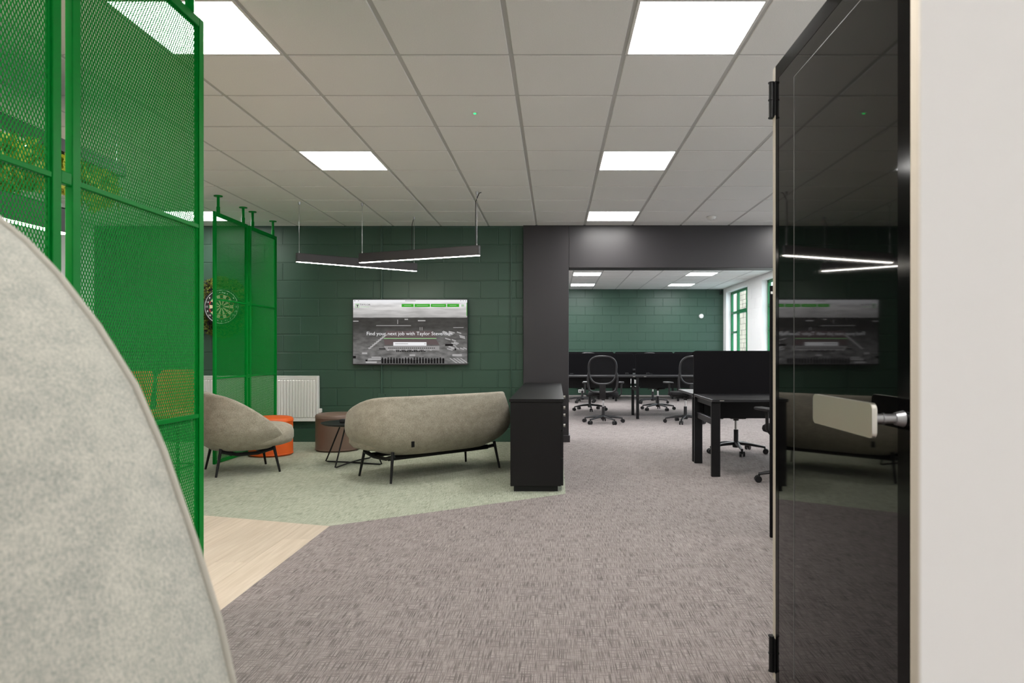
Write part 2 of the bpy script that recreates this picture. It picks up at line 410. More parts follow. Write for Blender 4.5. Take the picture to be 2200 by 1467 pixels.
def place_y(yf):
    def f(o, u, z, d): o.location = (u, yf + .006 + d, z); o.rotation_euler = (random.uniform(-.004, .004), 0, 0)
    return f
def place_xneg(xf):      # a face looking to -X
    def f(o, u, z, d): o.location = (xf + .006 + d, u, z); o.rotation_euler = (0, 0, -PI / 2)
    return f
wb = struct(B().b2(XL, XP0 + .05, YT + .0045, YT + .20, 0, ZC + .02).obj('wall_back', M['green_paint']), 'dark green painted block wall behind the television')
block_wall(wb, None, XL, XP0, 0, ZC, -.007, -3.195, place_y(YT), M['green_paint'])
wf = struct(B().b2(XL, XR, YF + .0045, YF + .2, 0, ZC2 + .02).obj('wall_far', M['green_paint']), 'green painted block wall at the end of the far office')
block_wall(wf, None, -1.35, XR, 0, ZC2, .05, .1, place_y(YF), M['green_paint'])
wl = struct(B().b2(XL - .2, XL, YB, YT + .2, 0, ZC + .1).obj('wall_left', M['white_paint']), 'white wall at the left end of the lounge')
struct(B().b2(XL, XR, YB - .2, YB, 0, ZC + .1).obj('wall_behind', M['white_paint']), 'white wall behind the camera')
struct(B().b2(XL - .2, XL, YT + .2, YF + .2, 0, ZC2 + .1).obj('wall_office_left', M['white_paint']), 'white wall on the left of the far office')
struct(B().b2(XL, XP0, YT + .2, YP1 + .05, 0, ZC2 + .1).obj('wall_office_near', M['white_paint']), 'white wall lining behind the green block wall')
struct(B().b2(XP0, XP1, YP0, YP1, 0, ZC + .02, .004).obj('wall_pier', M['black_paint']), 'black painted pier between the television wall and the opening')
struct(B().b2(XP1, XR, YP0, YP1, 2.175, ZC + .02, .004).obj('wall_bulkhead', M['black_paint']), 'black painted bulkhead over the opening to the far office')
struct(B().b2(XP0, XR, YP0 + .02, YP1, ZC, ZC2 + .1).obj('wall_infill', M['slab']), 'closing board above the bulkhead')
struct(B().b2(4.0, XR, YP0, YP1, 0, 2.175).obj('wall_nib', M['black_paint']), 'black painted nib at the right of the opening')
# white walls round the camera
struct(B().prism([(.195, .38), (XR, .38), (XR, .50), (.33, .50)], 0, ZC).obj('wall_front', M['white_paint']), 'white wall end close to the camera on the right')
struct(B().b2(.80, XR, 2.465, 2.565, 0, 2.09).obj('wall_partition', M['white_paint']), 'white partition the black glass door hangs on')
# right wall with windows
XO = XR + .26
WIN = [(16.18, 18.20), (13.05, 15.05), (9.92, 11.92), (6.50, 8.50), (3.30, 5.40)]
ZS, ZH = .95, 2.64
b = B(); ylast = YF + .2
for (a, c) in WIN:
    b.b2(XR + .003, XO, c, ylast, 0, ZC2 + .1); b.b2(XR + .003, XO, a, c, 0, ZS); b.b2(XR + .003, XO, a, c, ZH, ZC2 + .1); ylast = a
b.b2(XR + .003, XO, YB - .2, ylast, 0, ZC2 + .1)
wr = struct(b.obj('wall_right', M['white_paint']), 'white painted block wall with tall windows on the right')
for (u0, u1) in ((18.20, YF), (15.05, 16.18), (11.92, 13.05)):
    block_wall(wr, None, u0, u1, 0, ZC2, .05, .1, place_xneg(XR), M['white_paint'], (), .003, .0012)
for k, (a, c) in enumerate(WIN):
    nm = ['with a pale stone building seen through it, farthest of the row', 'second from the far green wall, half hidden by the glass door', 'third from the far green wall', 'beside the near desks', 'nearest the glass door'][k]
    fx = XR + .12
    wd = struct(link('window_%d' % (k + 1), None, None, (fx, 0, 0)), 'green framed window %s' % nm)
    fr = B(); f = .055
    fr.b2(0, .06, a, a + f, ZS, ZH, .004); fr.b2(0, .06, c - f, c, ZS, ZH, .004); fr.b2(0, .06, a, c, ZH - f, ZH, .004); fr.b2(0, .06, a, c, ZS, ZS + f, .004)
    fr.obj('window_frame', M['green_frame'], wd)
    m1, m2 = c - .65, a + .52
    for y in (m1, m2): B().b2(-.005, .06, y - .022, y + .022, ZS + f, ZH - f, .004).obj('mullion', M['green_frame'], wd)
    B().b2(-.008, .06, m1, a + f, 2.07, 2.15, .004).obj('transom', M['green_frame'], wd)
    B().b2(-.002, .06, c - f, m1, 2.08, 2.13, .004).obj('transom', M['green_frame'], wd)
    B().b2(-.002, .06, c - f, m1, 1.59, 1.635, .004).obj('transom', M['green_frame'], wd)
    for (y0, y1) in ((m1 + .02, c - f), (m2 + .02, m1 - .02), (a + f, m2 - .02)): B().b2(.028, .034, y0, y1, ZS + f, ZH - f).obj('pane', M['window_glass'], wd)
    B().b2(-.16, 0, a, c, ZS - .02, ZS + .012, .004).obj('window_sill', M['white_metal'], wd)
# skirtings
struct(B().b2(XL, XP0, 8.878, YT + .006, 0, .165, .006).obj('baseboard_back', M['green_paint']), 'dark green skirting under the television wall')
struct(B().b2(XP0 - .015, XP1 + .015, YP0 - .015, YP1 + .015, 0, .085, .003).obj('baseboard_pier', M['black_paint']), 'black skirting round the pier')
struct(B().b2(XL, XR, 18.40, YF + .006, 0, .20, .006).obj('baseboard_far', M['green_paint']), 'green trunking skirting along the far wall')
struct(B().tube([(XL + .02, 18.39, .222), (XR - .02, 18.39, .222)], .014, 8).obj('trim_1', M['white_metal'], None, 40), 'white heating pipe above the far skirting')
# conduits on the television wall
struct(B().tube([(-2.178, 8.905, .57), (-2.178, 8.905, ZC)], .013, 10).obj('trim_2', M['green_paint'], None, 40), 'painted cable conduit running down behind the television')
struct(B().b2(-2.225, -2.13, 8.885, 8.925, .545, .60, .006).obj('trim_3', M['green_paint']), 'painted junction box at the foot of the conduit')
struct(B().tube([(-.555, 8.912, .17), (-.555, 8.912, ZC)], .007, 8).obj('trim_4', M['green_paint'], None, 40), 'thin painted conduit near the black pier')

# outside: pale stone building across a yard
ext = thing('stone_building', 'pale buff stone building seen through the far window', 'building', (10.5, 50, -.8))
B().b2(0, .5, -18, 12, 0, 9).obj('wall', M['stone_joint'], ext)
st = B(); z = 0; k = 0
while z < 9:
    h = random.choice((.22, .28, .34)); y = -18 + random.random() * .4
    while y < 12:
        l_ = random.uniform(.35, .8); t_ = random.uniform(0, .02)
        st.b2(-.03 - t_, .02, y, min(y + l_ - .02, 12), z, z + h - .02); y += l_
    z += h; k += 1
stuff(st.obj('stone', M['stone'], ext))
for (y, z) in ((-1.5, 1.4), (1.6, 1.4), (4.6, 1.4), (-4.8, 1.4), (-1.5, 4.6), (1.6, 4.6), (4.6, 4.6)):
    B().b2(-.05, .02, y, y + 1.0, z, z + 1.5).obj('window', M['white_metal'], ext)
struct(B().b2(XO + .01, 40, -10, 75, -.9, -.8).obj('trim_5', M['yard_bounce']), 'yard outside the windows, paled to bounce daylight up')

# ================================================================== THINGS
# ---- expanded mesh screens
def mesh_panel(W, H):
    """staggered pointed holes in a 3 mm sheet, lying in the YZ plane"""
    p, q, hw, hh = .0135, .012, .0044, .0098
    ow, oh = p / 2, .0115
    nx, nz = int(W / p), int(H / q); px = W / nx
    fx = px / p; t = .0014
    V, F = [], []
    outer = [(0, oh), (ow * fx, .0005), (ow * fx, -.0005), (0, -oh), (-ow * fx, -.0005), (-ow * fx, .0005)]
    inner = [(0, hh), (hw * fx, .0024), (hw * fx, -.0024), (0, -hh), (-hw * fx, -.0024), (-hw * fx, .0024)]
    for r in range(nz):
        zc = (r + .5) * q * H / (nz * q)
        for c in range(nx + (r % 2)):
            yc = (c + (0 if r % 2 else .5)) * px
            def cl(y): return min(max(y, 0), W)
            o = len(V)
            for sgn in (t, -t):
                V += [(sgn, cl(yc + a), min(max(zc + b_, 0), H)) for a, b_ in outer]
                V += [(sgn, cl(yc + a), min(max(zc + b_, 0), H)) for a, b_ in inner]
            for i in range(6):
                j = (i + 1) % 6
                F.append((o + i, o + j, o + 6 + j, o + 6 + i))
                F.append((o + 12 + j, o + 12 + i, o + 18 + i, o + 18 + j))
                F.append((o + 6 + i, o + 6 + j, o + 18 + j, o + 18 + i))
    me = D.meshes.new('mesh_sheet'); me.from_pydata(V, [], F); me.materials.append(M['green_metal']); return me
PW, PH = .82, 2.53
sheet = mesh_panel(PW - .07, PH - .075)
def screen_panel(name, label, x, y, width):
    t = thing(name, label, 'screen', (x, y, 0), 0, 'green mesh room divider panels')
    hx = .0125; W = width
    for y0 in (0, W - .038):
        B().b2(-hx, hx, y0, y0 + .038, 0.004, PH, .003, 2).obj('post', M['green_metal'], t)
    B().b2(-hx, hx, .038, W - .038, PH - .04, PH, .003).obj('rail', M['green_metal'], t)
    B().b2(-hx, hx, .038, W - .038, .004, .04, .003).obj('rail', M['green_metal'], t)
    for z in (1.655, .86): B().b2(-.010, .010, .038, W - .038, z - .009, z + .009, .002).obj('cross_rail', M['green_metal'], t)
    for y0 in (.038, W - .048): B().b2(-.005, .005, y0, y0 + .010, .04, PH - .04).obj('edge_strip', M['green_metal'], t)
    s = link('mesh_sheet', sheet, t, (0, .035, .038)); stuff(s)
    if abs(W - PW) > .001: s.scale = (.72, (W - .07) / (PW - .07), 1)
    for y0 in (.095, W - .095):
        b = B(); b.cyl((0, y0, PH - .005), (0, y0, ZC - .006), .014, n=12); b.cyl((0, y0, PH - .002), (0, y0, PH + .06), .018, n=12); b.lathe([(0, ZC - .009), (.042, ZC - .009), (.042, ZC), (0, ZC)], (0, y0, 0), 20)
        b.obj('ceiling_foot', M['green_metal'], t, 35)
    return t
def bracket(t, W):
    for z in (1.66, .86):
        B().b2(-.011, .011, W, W + .049, z - .02, z + .02, .003).obj('link_bracket', M['green_metal'], t)
s1 = screen_panel('mesh_screen', 'bright green mesh divider panel nearest the camera, cut by the left edge', -1.491 - .0125, 1.326, PW); bracket(s1, PW)
screen_panel('mesh_screen', 'bright green mesh divider panel nearest the camera, whole right-hand one of the pair', -1.491 - .0125, 2.195, PW)
s3 = screen_panel('mesh_screen', 'green mesh divider panel in front of the dartboard, behind the grey armchair', -3.405, 7.08, .765); bracket(s3, .765)
screen_panel('mesh_screen', 'green mesh divider panel nearest the dark wall, in front of the radiator', -3.405, 7.894, .765)

# ---- lounge seats
def spow(v, p): return math.copysign(abs(v) ** p, v)
def smooth_h(q, hf, hb, ex): return hf + (hb - hf) * math.sin(PI / 2 * max(0, min(1, q)) ** ex)
def bowl_seat(name, label, loc, rz, a, b_, pe, hf, hb, ex, legx, legy, topx, topy, tagx=None):
    """shell bowl cut by a slanting rim, seat cushion, dark frame; local +Y is the back"""
    t = thing(name, label, 'sofa' if a > .6 else 'armchair', loc, rz)
    n = 72; zb, zc, ze = .225, .45, .155
    def k(z):
        if z < zc: return math.sqrt(max(0, 1 - ((zc - z) / (zc - ze)) ** 2))
        return 1 - .30 * ((z - zc) / .32) ** 2 * .38
    def P(phi, z, off=0.0):
        cx, sy = math.cos(phi), math.sin(phi); e = 2 / pe
        x = spow(cx, e) * a; y = spow(sy, e) * b_
        kk = k(z); ln = math.hypot(x, y) or 1
        return Vector((x * kk - x / ln * off, y * kk - y / ln * off, z))
    def H(phi): return smooth_h((spow(math.sin(phi), 2 / pe) + 1) / 2, hf, hb, ex)
    sh = B(); rows = []; ph = [2 * PI * i / n for i in range(n)]
    rows.append([P(p, zb + .0, .06) * 1 for p in ph]); 
    for q in range(0, 15):
        s_ = q / 14
        rows.append([P(p, zb + (H(p) - .03 - zb) * s_) for p in ph])
    for c in (20, 45, 70, 90, 110, 135, 160):
        ca = R(c); rows.append([P(p, H(p) - .03, .03 - .03 * math.cos(ca)) + Vector((0, 0, .03 * math.sin(ca))) for p in ph])
    for s_ in (.97, .8, .6, .4, .2):
        rows.append([P(p, .27 + (H(p) - .03 - .27) * s_ if H(p) > .33 else .27 + .02 * s_, .06) for p in ph])
    V = sh.grid(rows, True); sh.bm.faces.new(V[0][::-1]); sh.bm.faces.new(V[-1])
    sh.obj('shell', M['fab_grey'], t, 60)
    # seat cushion
    cu = B(); rows = []
    prof = [(.80, .25), (.95, .27), (1.0, .31), (1.0, .37), (.96, .415), (.85, .435), (.5, .445), (.02, .448)]
    for r_, z in prof:
        rows.append([Vector((spow(math.cos(p), 2 / pe) * (a - .07) * r_, spow(math.sin(p), 2 / pe) * (b_ - .05) * r_ - .075, z + .02 * (-math.sin(p)) * 0)) for p in ph])
    V = cu.grid(rows, True); cu.bm.faces.new(V[0][::-1]); cu.bm.faces.new(V[-1])
    cu.obj('seat_cushion', M['fab_grey'], t, 50)
    # back cushion pad
    bc = B(); pts = []
    bw = a - .16
    bc.box((0, b_ - .20, .54), (bw * 2, .14, .26), .06, Matrix.Rotation(R(-14), 4, 'X'), 4)
    bc.obj('back_cushion', M['fab_grey'], t, 50)
    fb = B()
    for sx in (-1, 1):
        fb.tube([(sx * topx, topy, .222), (sx * (topx * .97), topy * .4, .188), (sx * (topx * .97), -topy * .4, .188), (sx * topx, -topy, .222)], .024, 8, flat=.7)
    fb.tube([(-topx * .98, topy * .62, .200), (topx * .98, topy * .62, .198)], .023, 8)
    fb.tube([(-topx * .98, -topy * .62, .200), (topx * .98, -topy * .62, .198)], .023, 8)
    fb.obj('base_frame', M['black_metal'], t, 40)
    for sx in (-1, 1):
        for sy in (-1, 1):
            B().tube([(sx * legx, sy * legy, .001), (sx * topx, sy * topy, .262)], [.010, .015], 10).obj('leg', M['black_metal'], t, 40)
    if tagx is not None:
        y = P(PI / 2 + .0, .335).y
        o = B().box((0, 0, 0), (.028, .006, .05)).obj('fabric_tag', M['black_metal'], t, None, (tagx, y + .002, .335)); o['label'] = 'small black fabric tag'
    return t
bowl_seat('sofa', 'warm grey upholstered sofa seen from behind, left of the black sideboard', (-1.16, 6.67, 0), R(44.1 - 180), .80, .41, 3.4, .36, .745, .62, .60, .27, .56, .235, tagx=.45)
bowl_seat('armchair', 'warm grey rounded armchair with black legs beside the far green screens', (-2.97, 6.74, 0), R(125), .455, .43, 2.3, .28, .755, 1.02, .275, .275, .235, .225)

# ---- big high-back chair close to the camera
def high_chair():
    t = thing('high_back_chair', 'large light grey high-back lounge chair cropped by the left edge', 'armchair', (-.85, .75, 0))
    prof = [(.26, .36), (.30, .43), (.38, .495), (.50, .527), (.62, .528), (.72, .518), (.78, .509), (.847, .494), (.931, .468), (1.024, .436), (1.093, .406), (1.157, .366), (1.209, .326), (1.245, .292), (1.285, .243), (1.325, .180), (1.352, .120), (1.368, .065), (1.374, .012)]
    n = 28
    def ring(z, w_, dep, sc):
        return [Vector((w_ * sc * -math.cos(PI * i / n), -dep * math.sin(PI * i / n) ** .85 * sc, z)) for i in range(n + 1)]
    sh = B(); rows = []
    for z, w_ in prof: rows.append(ring(z, w_, .33 * (w_ / .528) ** .7 if w_ > .02 else .03, 1.0))
    out = sh.grid(rows)
    rows2 = []
    for z, w_ in prof: rows2.append([v + Vector((0, .03, 0)) for v in ring(.27 + (z - .26) * .975, w_, .26 * (w_ / .528) ** .7 if w_ > .02 else .02, .93)])
    inn = sh.grid(rows2)
    for i in range(len(prof) - 1):
        for (p_, q_) in ((0, 0), (n, n)): sh.bm.faces.new((out[i][p_], out[i + 1][p_], inn[i + 1][p_], inn[i][p_]))
    for a_, b_ in ((out[0], inn[0]), (out[-1], inn[-1])):
        for j in range(n): sh.bm.faces.new((a_[j], a_[j + 1], b_[j + 1], b_[j]))
    sh.obj('back_shell', M['fab_light'], t, 70)
    path = [(-w_, .0, z) for z, w_ in prof] + [(w_, .0, z) for z, w_ in prof[::-1]]
    pi_ = B().tube(path, .0045, 8).obj('piping', M['piping'], t, 60)
    se = B().box((0, .12, .36), (.84, .62, .17), .06, None, 4); se.obj('seat_cushion', M['fab_light'], t, 50)
    fb = B(); fb.b2(-.34, .34, -.12, .36, .235, .275, .004); fb.obj('base_frame', M['black_metal'], t)
    for sx in (-1, 1):
        for sy in (-.12, .36): B().tube([(sx * .36, sy * 1.1, .001), (sx * .31, sy, .25)], [.011, .016], 10).obj('leg', M['black_metal'], t, 40)
high_chair()

# ---- poufs and coffee table
def pouf(label, x, y, r, h, m):
    t = thing('pouf', label, 'pouf', (x, y, 0))
    B().lathe([(0, .004), (r - .012, .004), (r, .018), (r, h - .05), (r + .002, h - .045)], n=48).obj('side', m, t, 40)
    B().lathe([(r + .002, h - .045), (r + .003, h - .03), (r - .008, h - .012), (r - .04, h - .002), (r * .5, h + .003), (0, h + .004)], n=48).obj('top', m, t, 40)
    for z in (h - .046, .022):
        b = B(); b.tube([((r + .002) * math.cos(2 * PI * i / 48), (r + .002) * math.sin(2 * PI * i / 48), z) for i in range(48)], .004, 6, True)
        b.obj('seam', m, t, 60)
pouf('round orange pouf behind the grey armchair', -3.11, 7.77, .228, .42, M['orange'])
pouf('round taupe brown pouf between the radiator and the coffee table', -2.50, 8.16, .245, .425, M['brown'])
ct = thing('coffee_table', 'small round black coffee table with bent wire legs beside the sofa', 'table', (-2.03, 7.16, 0))
B().lathe([(0, .400), (.300, .400), (.318, .408), (.322, .416), (.318, .420), (0, .420)], n=56).obj('table_top', M['black_lam'], ct, 40)
ft = [(-.31, .085), (-.09, -.32), (.31, -.12), (.08, .34)]
for i in range(2):
    p, q = Vector((*ft[i], .012)), Vector((*ft[i + 2], .012))
    tp, tq = Vector((p.x * .45, p.y * .45, .40)), Vector((q.x * .45, q.y * .45, .40))
    cm = Vector((0, 0, .012 + .014 * i))
    path = [tp, p + (tp - p) * .08, p + Vector((0, 0, .004)), p * .93 + Vector((0, 0, .0)), cm + (p - cm) * .35, cm + (q - cm) * .35, q * .93, q + Vector((0, 0, .004)), q + (tq - q) * .08, tq]
    B().tube(path, .0075, 10).obj('wire_leg', M['black_metal'], ct, 50)
tag(B().box((0, 0, .0185), (.13, .075, .034), .006).obj('table_device', M['plastic'], None, None, (-2.08, 7.09, .4215)), 'small flat black device lying on the coffee table', 'device')  # plain flat black device on the table

# ---- radiators
def radiator(label, x0, x1, y, z0, z1, group=None):
    t = thing('radiator', label, 'radiator', ((x0 + x1) / 2, y, z0))
    W, H = x1 - x0, z1 - z0; n = int(W / .0375); p = (W - .05) / n
    prof = []
    for i in range(n):
        u = -W / 2 + .025 + i * p
        prof += [(u, 0), (u + p * .16, -.012), (u + p * .5, -.014), (u + p * .84, -.012)]
    prof.append((W / 2 - .025, 0))
    b = B(); rows = [[(u, v + .010, .045) for u, v in prof], [(u, v, .06) for u, v in prof], [(u, v, H - .06) for u, v in prof], [(u, v + .010, H - .045) for u, v in prof]]
    b.grid(rows); b.b2(-W / 2 + .01, W / 2 - .01, .004, .02, .01, H - .01)
    b.b2(-W / 2, W / 2, -.008, .012, H - .045, H - .008, .004); b.b2(-W / 2, W / 2, -.008, .012, .006, .045, .004)
    b.obj('front_panel', M['white_metal'], t, 30)
    for sx in (-1, 1): B().b2(sx * (W / 2 - .006) - .010, sx * (W / 2 - .006) + .010, -.012, .065, 0, H, .004).obj('side_cap', M['white_metal'], t)
    B().b2(-W / 2, W / 2, -.010, .066, H - .010, H + .002, .003).obj('top_grille', M['white_metal'], t)
    v = B(); v.cyl((W / 2 - .005, .03, .11), (W / 2 + .03, .03, .11), .008); v.cyl((W / 2 + .015, .03, .08), (W / 2 + .015, .03, .12), .012); v.b2(W / 2 + .002, W / 2 + .042, .01, .05, .115, .165, .006)
    v.obj('valve', M['white_metal'], t, 40)
radiator('white fluted radiator on the dark green wall behind the far screens', -4.42, -2.955, 8.835, .255, .825)
radiator('low white radiator under the desks on the far green wall', 1.85, 3.0, 18.432, .29, .62)

# ---- sideboard: three units with one continuous top
sb = [('drawers', 5.72, 6.71), ('drawers', 6.715, 7.705), ('doors', 7.71, 8.70)]
nmz = ['nearest the camera', 'middle of the three', 'against the black pier']
for k, (kind, y0, y1) in enumerate(sb):
    t = thing('cabinet', 'low black cabinet unit of the sideboard, %s' % nmz[k], 'cabinet', (-.15, (y0 + y1) / 2, 0), 0, 'black cabinets of the sideboard')
    L2 = (y1 - y0) / 2
    B().b2(-.212, .195, -L2, L2, .045, .722, .002).obj('body', M['black_lam'], t)
    B().b2(-.185, .17, -L2 + .02, L2 - .02, .001, .046).obj('plinth', M['black_metal'], t)
    if kind == 'drawers':
        zz = [(.05, .405), (.409, .53), (.534, .615), (.619, .718)] if k == 1 else [(.05, .27), (.274, .49), (.494, .718)]
        for z0, z1 in zz:
            d_ = B().b2(.195, .215, -L2 + .002, L2 - .002, z0, z1, .002).obj('drawer', M['black_lam'], t)
            zk = {0: 0}.get(0, 0)
            zc = {(.05, .405): .38, (.409, .53): .485, (.534, .615): .56}.get((z0, z1), z1 - .05)
            if k == 0: continue
            kb = B(); kb.cyl((.215, 0, zc), (.232, 0, zc), .007); kb.cyl((.232, 0, zc), (.252, 0, zc), .015, .017, 16)
            kb.obj('knob', M['nickel'], d_, 40)['label'] = 'silver knob'
    else:
        for s_ in (-1, 1):
            d_ = B().b2(.195, .215, -L2 + .002 if s_ < 0 else .001, -.001 if s_ < 0 else L2 - .002, .05, .718, .002).obj('door', M['black_lam'], t)
            B().cyl((.215, s_ * .04, .60), (.245, s_ * .04, .60), .010).obj('knob', M['nickel'], d_, 40)
tag(B().b2(-.372, .070, 5.708, 8.705, .7225, .748, .002).obj('sideboard_top', M['black_lam']), 'long black laminate top running over the three low cabinets', 'worktop')

# ---- television
EM = 1.0
tv = thing('television', 'wall mounted television showing a job website over an aerial lorry yard photo', 'television', (-1.806, 8.84, 1.373))
B().b2(-.716, .716, .0, .045, -.408, .408, .006).obj('casing', M['plastic'], tv)
B().b2(-.25, .25, .045, .085, -.2, .2, .004).obj('wall_bracket', M['black_metal'], tv)
bz = B()
for q in ((-.716, .716, .400, .408), (-.716, .716, -.410, -.395), (-.716, -.709, -.395, .400), (.709, .716, -.395, .400)): bz.b2(q[0], q[1], -.006, .002, q[2], q[3])
bz.obj('bezel', M['plastic_grey'], tv)
def screen_mat():
    m = D.materials.new('tv_picture'); m.use_nodes = True; nt = m.node_tree; L = nt.links; N = nt.nodes
    b = N['Principled BSDF']; b.inputs['Base Color'].default_value = (.004, .004, .004, 1); b.inputs['Roughness'].default_value = .35
    tc = N.new('ShaderNodeTexCoord'); sx = N.new('ShaderNodeSeparateXYZ'); L.new(tc.outputs['Object'], sx.inputs[0])
    def nz(st, det=4):
        mp = N.new('ShaderNodeMapping'); mp.inputs['Scale'].default_value = st; L.new(tc.outputs['Object'], mp.inputs[0])
        n = N.new('ShaderNodeTexNoise'); n.inputs['Scale'].default_value = 1; n.inputs['Detail'].default_value = det; L.new(mp.outputs[0], n.inputs['Vector']); return n.outputs['Fac']
    g = N.new('ShaderNodeMapRange'); g.inputs['From Min'].default_value = -.4; g.inputs['From Max'].default_value = .4; L.new(sx.outputs['Z'], g.inputs['Value'])
    cr = N.new('ShaderNodeValToRGB'); e = cr.color_ramp.elements; e[0].position = 0; e[0].color = (.14, .14, .14, 1); e[1].position = 1; e[1].color = (.85, .85, .87, 1)
    for p_, v in ((.25, .13), (.45, .07), (.58, .022), (.70, .022), (.722, .035), (.728, .40), (.80, .48), (.88, .66)):
        x = e.new(p_); x.color = (v, v * .98, v * .97, 1)
    L.new(g.outputs['Result'], cr.inputs['Fac'])
    n1 = nz((9, 1, 26)); n2 = nz((3, 1, 26))
    gr = N.new('ShaderNodeMapRange'); gr.inputs['From Min'].default_value = .35; gr.inputs['From Max'].default_value = .7; gr.inputs['To Min'].default_value = .6; gr.inputs['To Max'].default_value = 1.5; L.new(n1, gr.inputs['Value'])
    sk = N.new('ShaderNodeMapRange'); sk.inputs['From Min'].default_value = .35; sk.inputs['From Max'].default_value = .6; sk.inputs['To Min'].default_value = .72; sk.inputs['To Max'].default_value = 1.08; L.new(n2, sk.inputs['Value'])
    lt = N.new('ShaderNodeMath'); lt.operation = 'GREATER_THAN'; lt.inputs[1].default_value = .182; L.new(sx.outputs['Z'], lt.inputs[0])
    mx = N.new('ShaderNodeMix'); L.new(lt.outputs[0], mx.inputs['Factor']); L.new(gr.outputs['Result'], mx.inputs['A']); L.new(sk.outputs['Result'], mx.inputs['B'])
    sc = N.new('ShaderNodeVectorMath'); sc.operation = 'SCALE'; L.new(cr.outputs['Color'], sc.inputs[0]); L.new(mx.outputs['Result'], sc.inputs['Scale'])
    L.new(sc.outputs['Vector'], b.inputs['Emission Color']); b.inputs['Emission Strength'].default_value = EM
    return m
scr = B().b2(-.710, .710, -.003, .001, -.396, .401).obj('screen', screen_mat(), tv)
def em2(name, r, g, b_): return emit(name, (lin(r), lin(g), lin(b_), 1), EM)
E = {'w': em2('tv_white', 236, 236, 238), 'g': em2('tv_green', 62, 165, 46), 'k': em2('tv_dark', 50, 50, 52), 'd': em2('tv_black', 24, 22, 23), 'm': em2('tv_grey', 150, 148, 147), 'r': em2('tv_roof', 96, 84, 84), 'l': em2('tv_pale', 172, 170, 170), 'lg': em2('tv_light_green', 150, 200, 140)}
tvx = lambda cx: (cx - 1096) / 1976 * 1.424       # picture x of the zoomed crop -> metres
tvz = lambda cy: (680 - cy) / 1124 * .810 + .002
def flat(name, rects, m, lay, parent=scr):
    b = B()
    for r_ in rects:
        if not isinstance(r_[0], tuple):
            x0, x1, y0, y1 = r_; b.b2(tvx(x0), tvx(x1), -.0035 - lay * .0003, -.003, tvz(y1), tvz(y0))
        else:
            pts = [(tvx(x), tvz(y)) for x, y in r_]; b.prism(pts, -.0035 - lay * .0003, -.003, 'y')
    return b.obj(name, m, parent)
flat('browser_bar', [(108, 2080, 121, 176)], E['w'], 1)
flat('page_button', [(950, 1158, 198, 252)], E['g'], 2); flat('page_button', [(1172, 1440, 198, 252)], E['g'], 2)
flat('page_button', [(1453, 1718, 198, 252)], E['g'], 2); flat('page_button', [(1735, 1942, 198, 252)], E['g'], 2)
flat('button_text', [(992, 1115, 220, 229), (1210, 1405, 220, 229), (1480, 1690, 220, 229), (1778, 1895, 220, 229)], E['lg'], 3)
flat('menu_icon', [(1980, 2026, 212, 218), (1980, 2026, 224, 230), (1980, 2026, 236, 242)], E['g'], 2)
flat('scroll_bar', [(2070, 2080, 178, 405)], E['g'], 2)
flat('address_text', [(1008, 1190, 141, 151), (130, 150, 137, 153), (195, 215, 140, 150), (1962, 1978, 138, 152), (2005, 2020, 138, 152), (2045, 2058, 138, 152)], E['m'], 2)
lg = flat('logo_badge', [(150, 216, 196, 206), (150, 158, 206, 262), (208, 216, 206, 262), (150, 216, 254, 262)], E['lg'], 2)
flat('logo_letter', [(166, 206, 212, 224), (180, 194, 224, 258)], E['k'], 2)
text_mesh('brand_text', 'TAYLOR', .030, E['k'], scr, (tvx(318), -.0045, tvz(214)), (R(90), 0, 0)).scale = (1.18, 1, 1)
text_mesh('brand_text', 'STEVENSON', .017, E['lg'], scr, (tvx(316), -.0045, tvz(250)), (R(90), 0, 0)).scale = (1.12, 1, 1)
# picture content: depot, lorries
flat('depot_roof', [[(690, 664), (1480, 664), (1560, 790), (640, 790)]], E['r'], 1)
flat('depot_roof', [[(640, 812), (1545, 812), (1600, 905), (660, 905)]], E['r'], 1)
flat('depot_wall', [[(640, 925), (1600, 925), (1600, 1000), (690, 1000)]], E['m'], 1)
rnd = random.Random(3)
dk = []
for i in range(24): dk.append((720 + i * 34, 720 + i * 34 + 22, 955, 968))
for i in range(17): dk.append((860 + i * 30, 860 + i * 30 + 18, 990, 1030))
for i in range(22):
    x = 600 + i * 50; dk.append((x, x + 36, 1150 + rnd.randint(-12, 12), 1225))
    dk.append((x + 8, x + 28, 1128 + rnd.randint(-8, 8), 1160))
dk += [(110, 160, 1095, 1140), (325, 360, 1160, 1190), (560, 672, 966, 982), (1840, 1890, 965, 1000), (1700, 1840, 890, 925)]
stuff(flat('lorry_cab', dk, E['d'], 2))
lr = [(370, 590, 1140, 1165), (430, 590, 1110, 1130), (330, 520, 1190, 1222), (265, 355, 1035, 1065), (1085, 1185, 1070, 1098), (1825, 1990, 1065, 1100), (110, 205, 488, 505), (510, 1110, 568, 578), (1840, 2020, 602, 612), (1230, 1360, 478, 498), (1000, 1060, 455, 475), (1262, 1272, 600, 655), (1296, 1306, 600, 655), (876, 886, 470, 545)]
for i in range(9): x = 640 - i * 34; y = 735 + i * 28; lr.append([(x, y), (x + 45, y - 14), (x + 62, y + 4), (x + 16, y + 24)])
for i in range(20):
    x = rnd.randint(1590, 2020); y = rnd.randint(650, 960); l_ = rnd.randint(50, 110); lr.append([(x, y), (min(x + l_, 2075), y + 26), (min(x + l_, 2075), y + 44), (x, y + 20)])
for i in range(4): x = 1770 + i * 62; lr.append([(x, 1135), (x + 26, 1135), (x + 150, 1220), (x + 118, 1220)])
for i in range(8): lr.append((700 + i * 105, 735 + i * 105, 985, 1005))
stuff(flat('lorry_trailer', lr, E['l'], 2))
flat('green_underline', [(640, 1550, 789, 801)], E['lg'], 3)
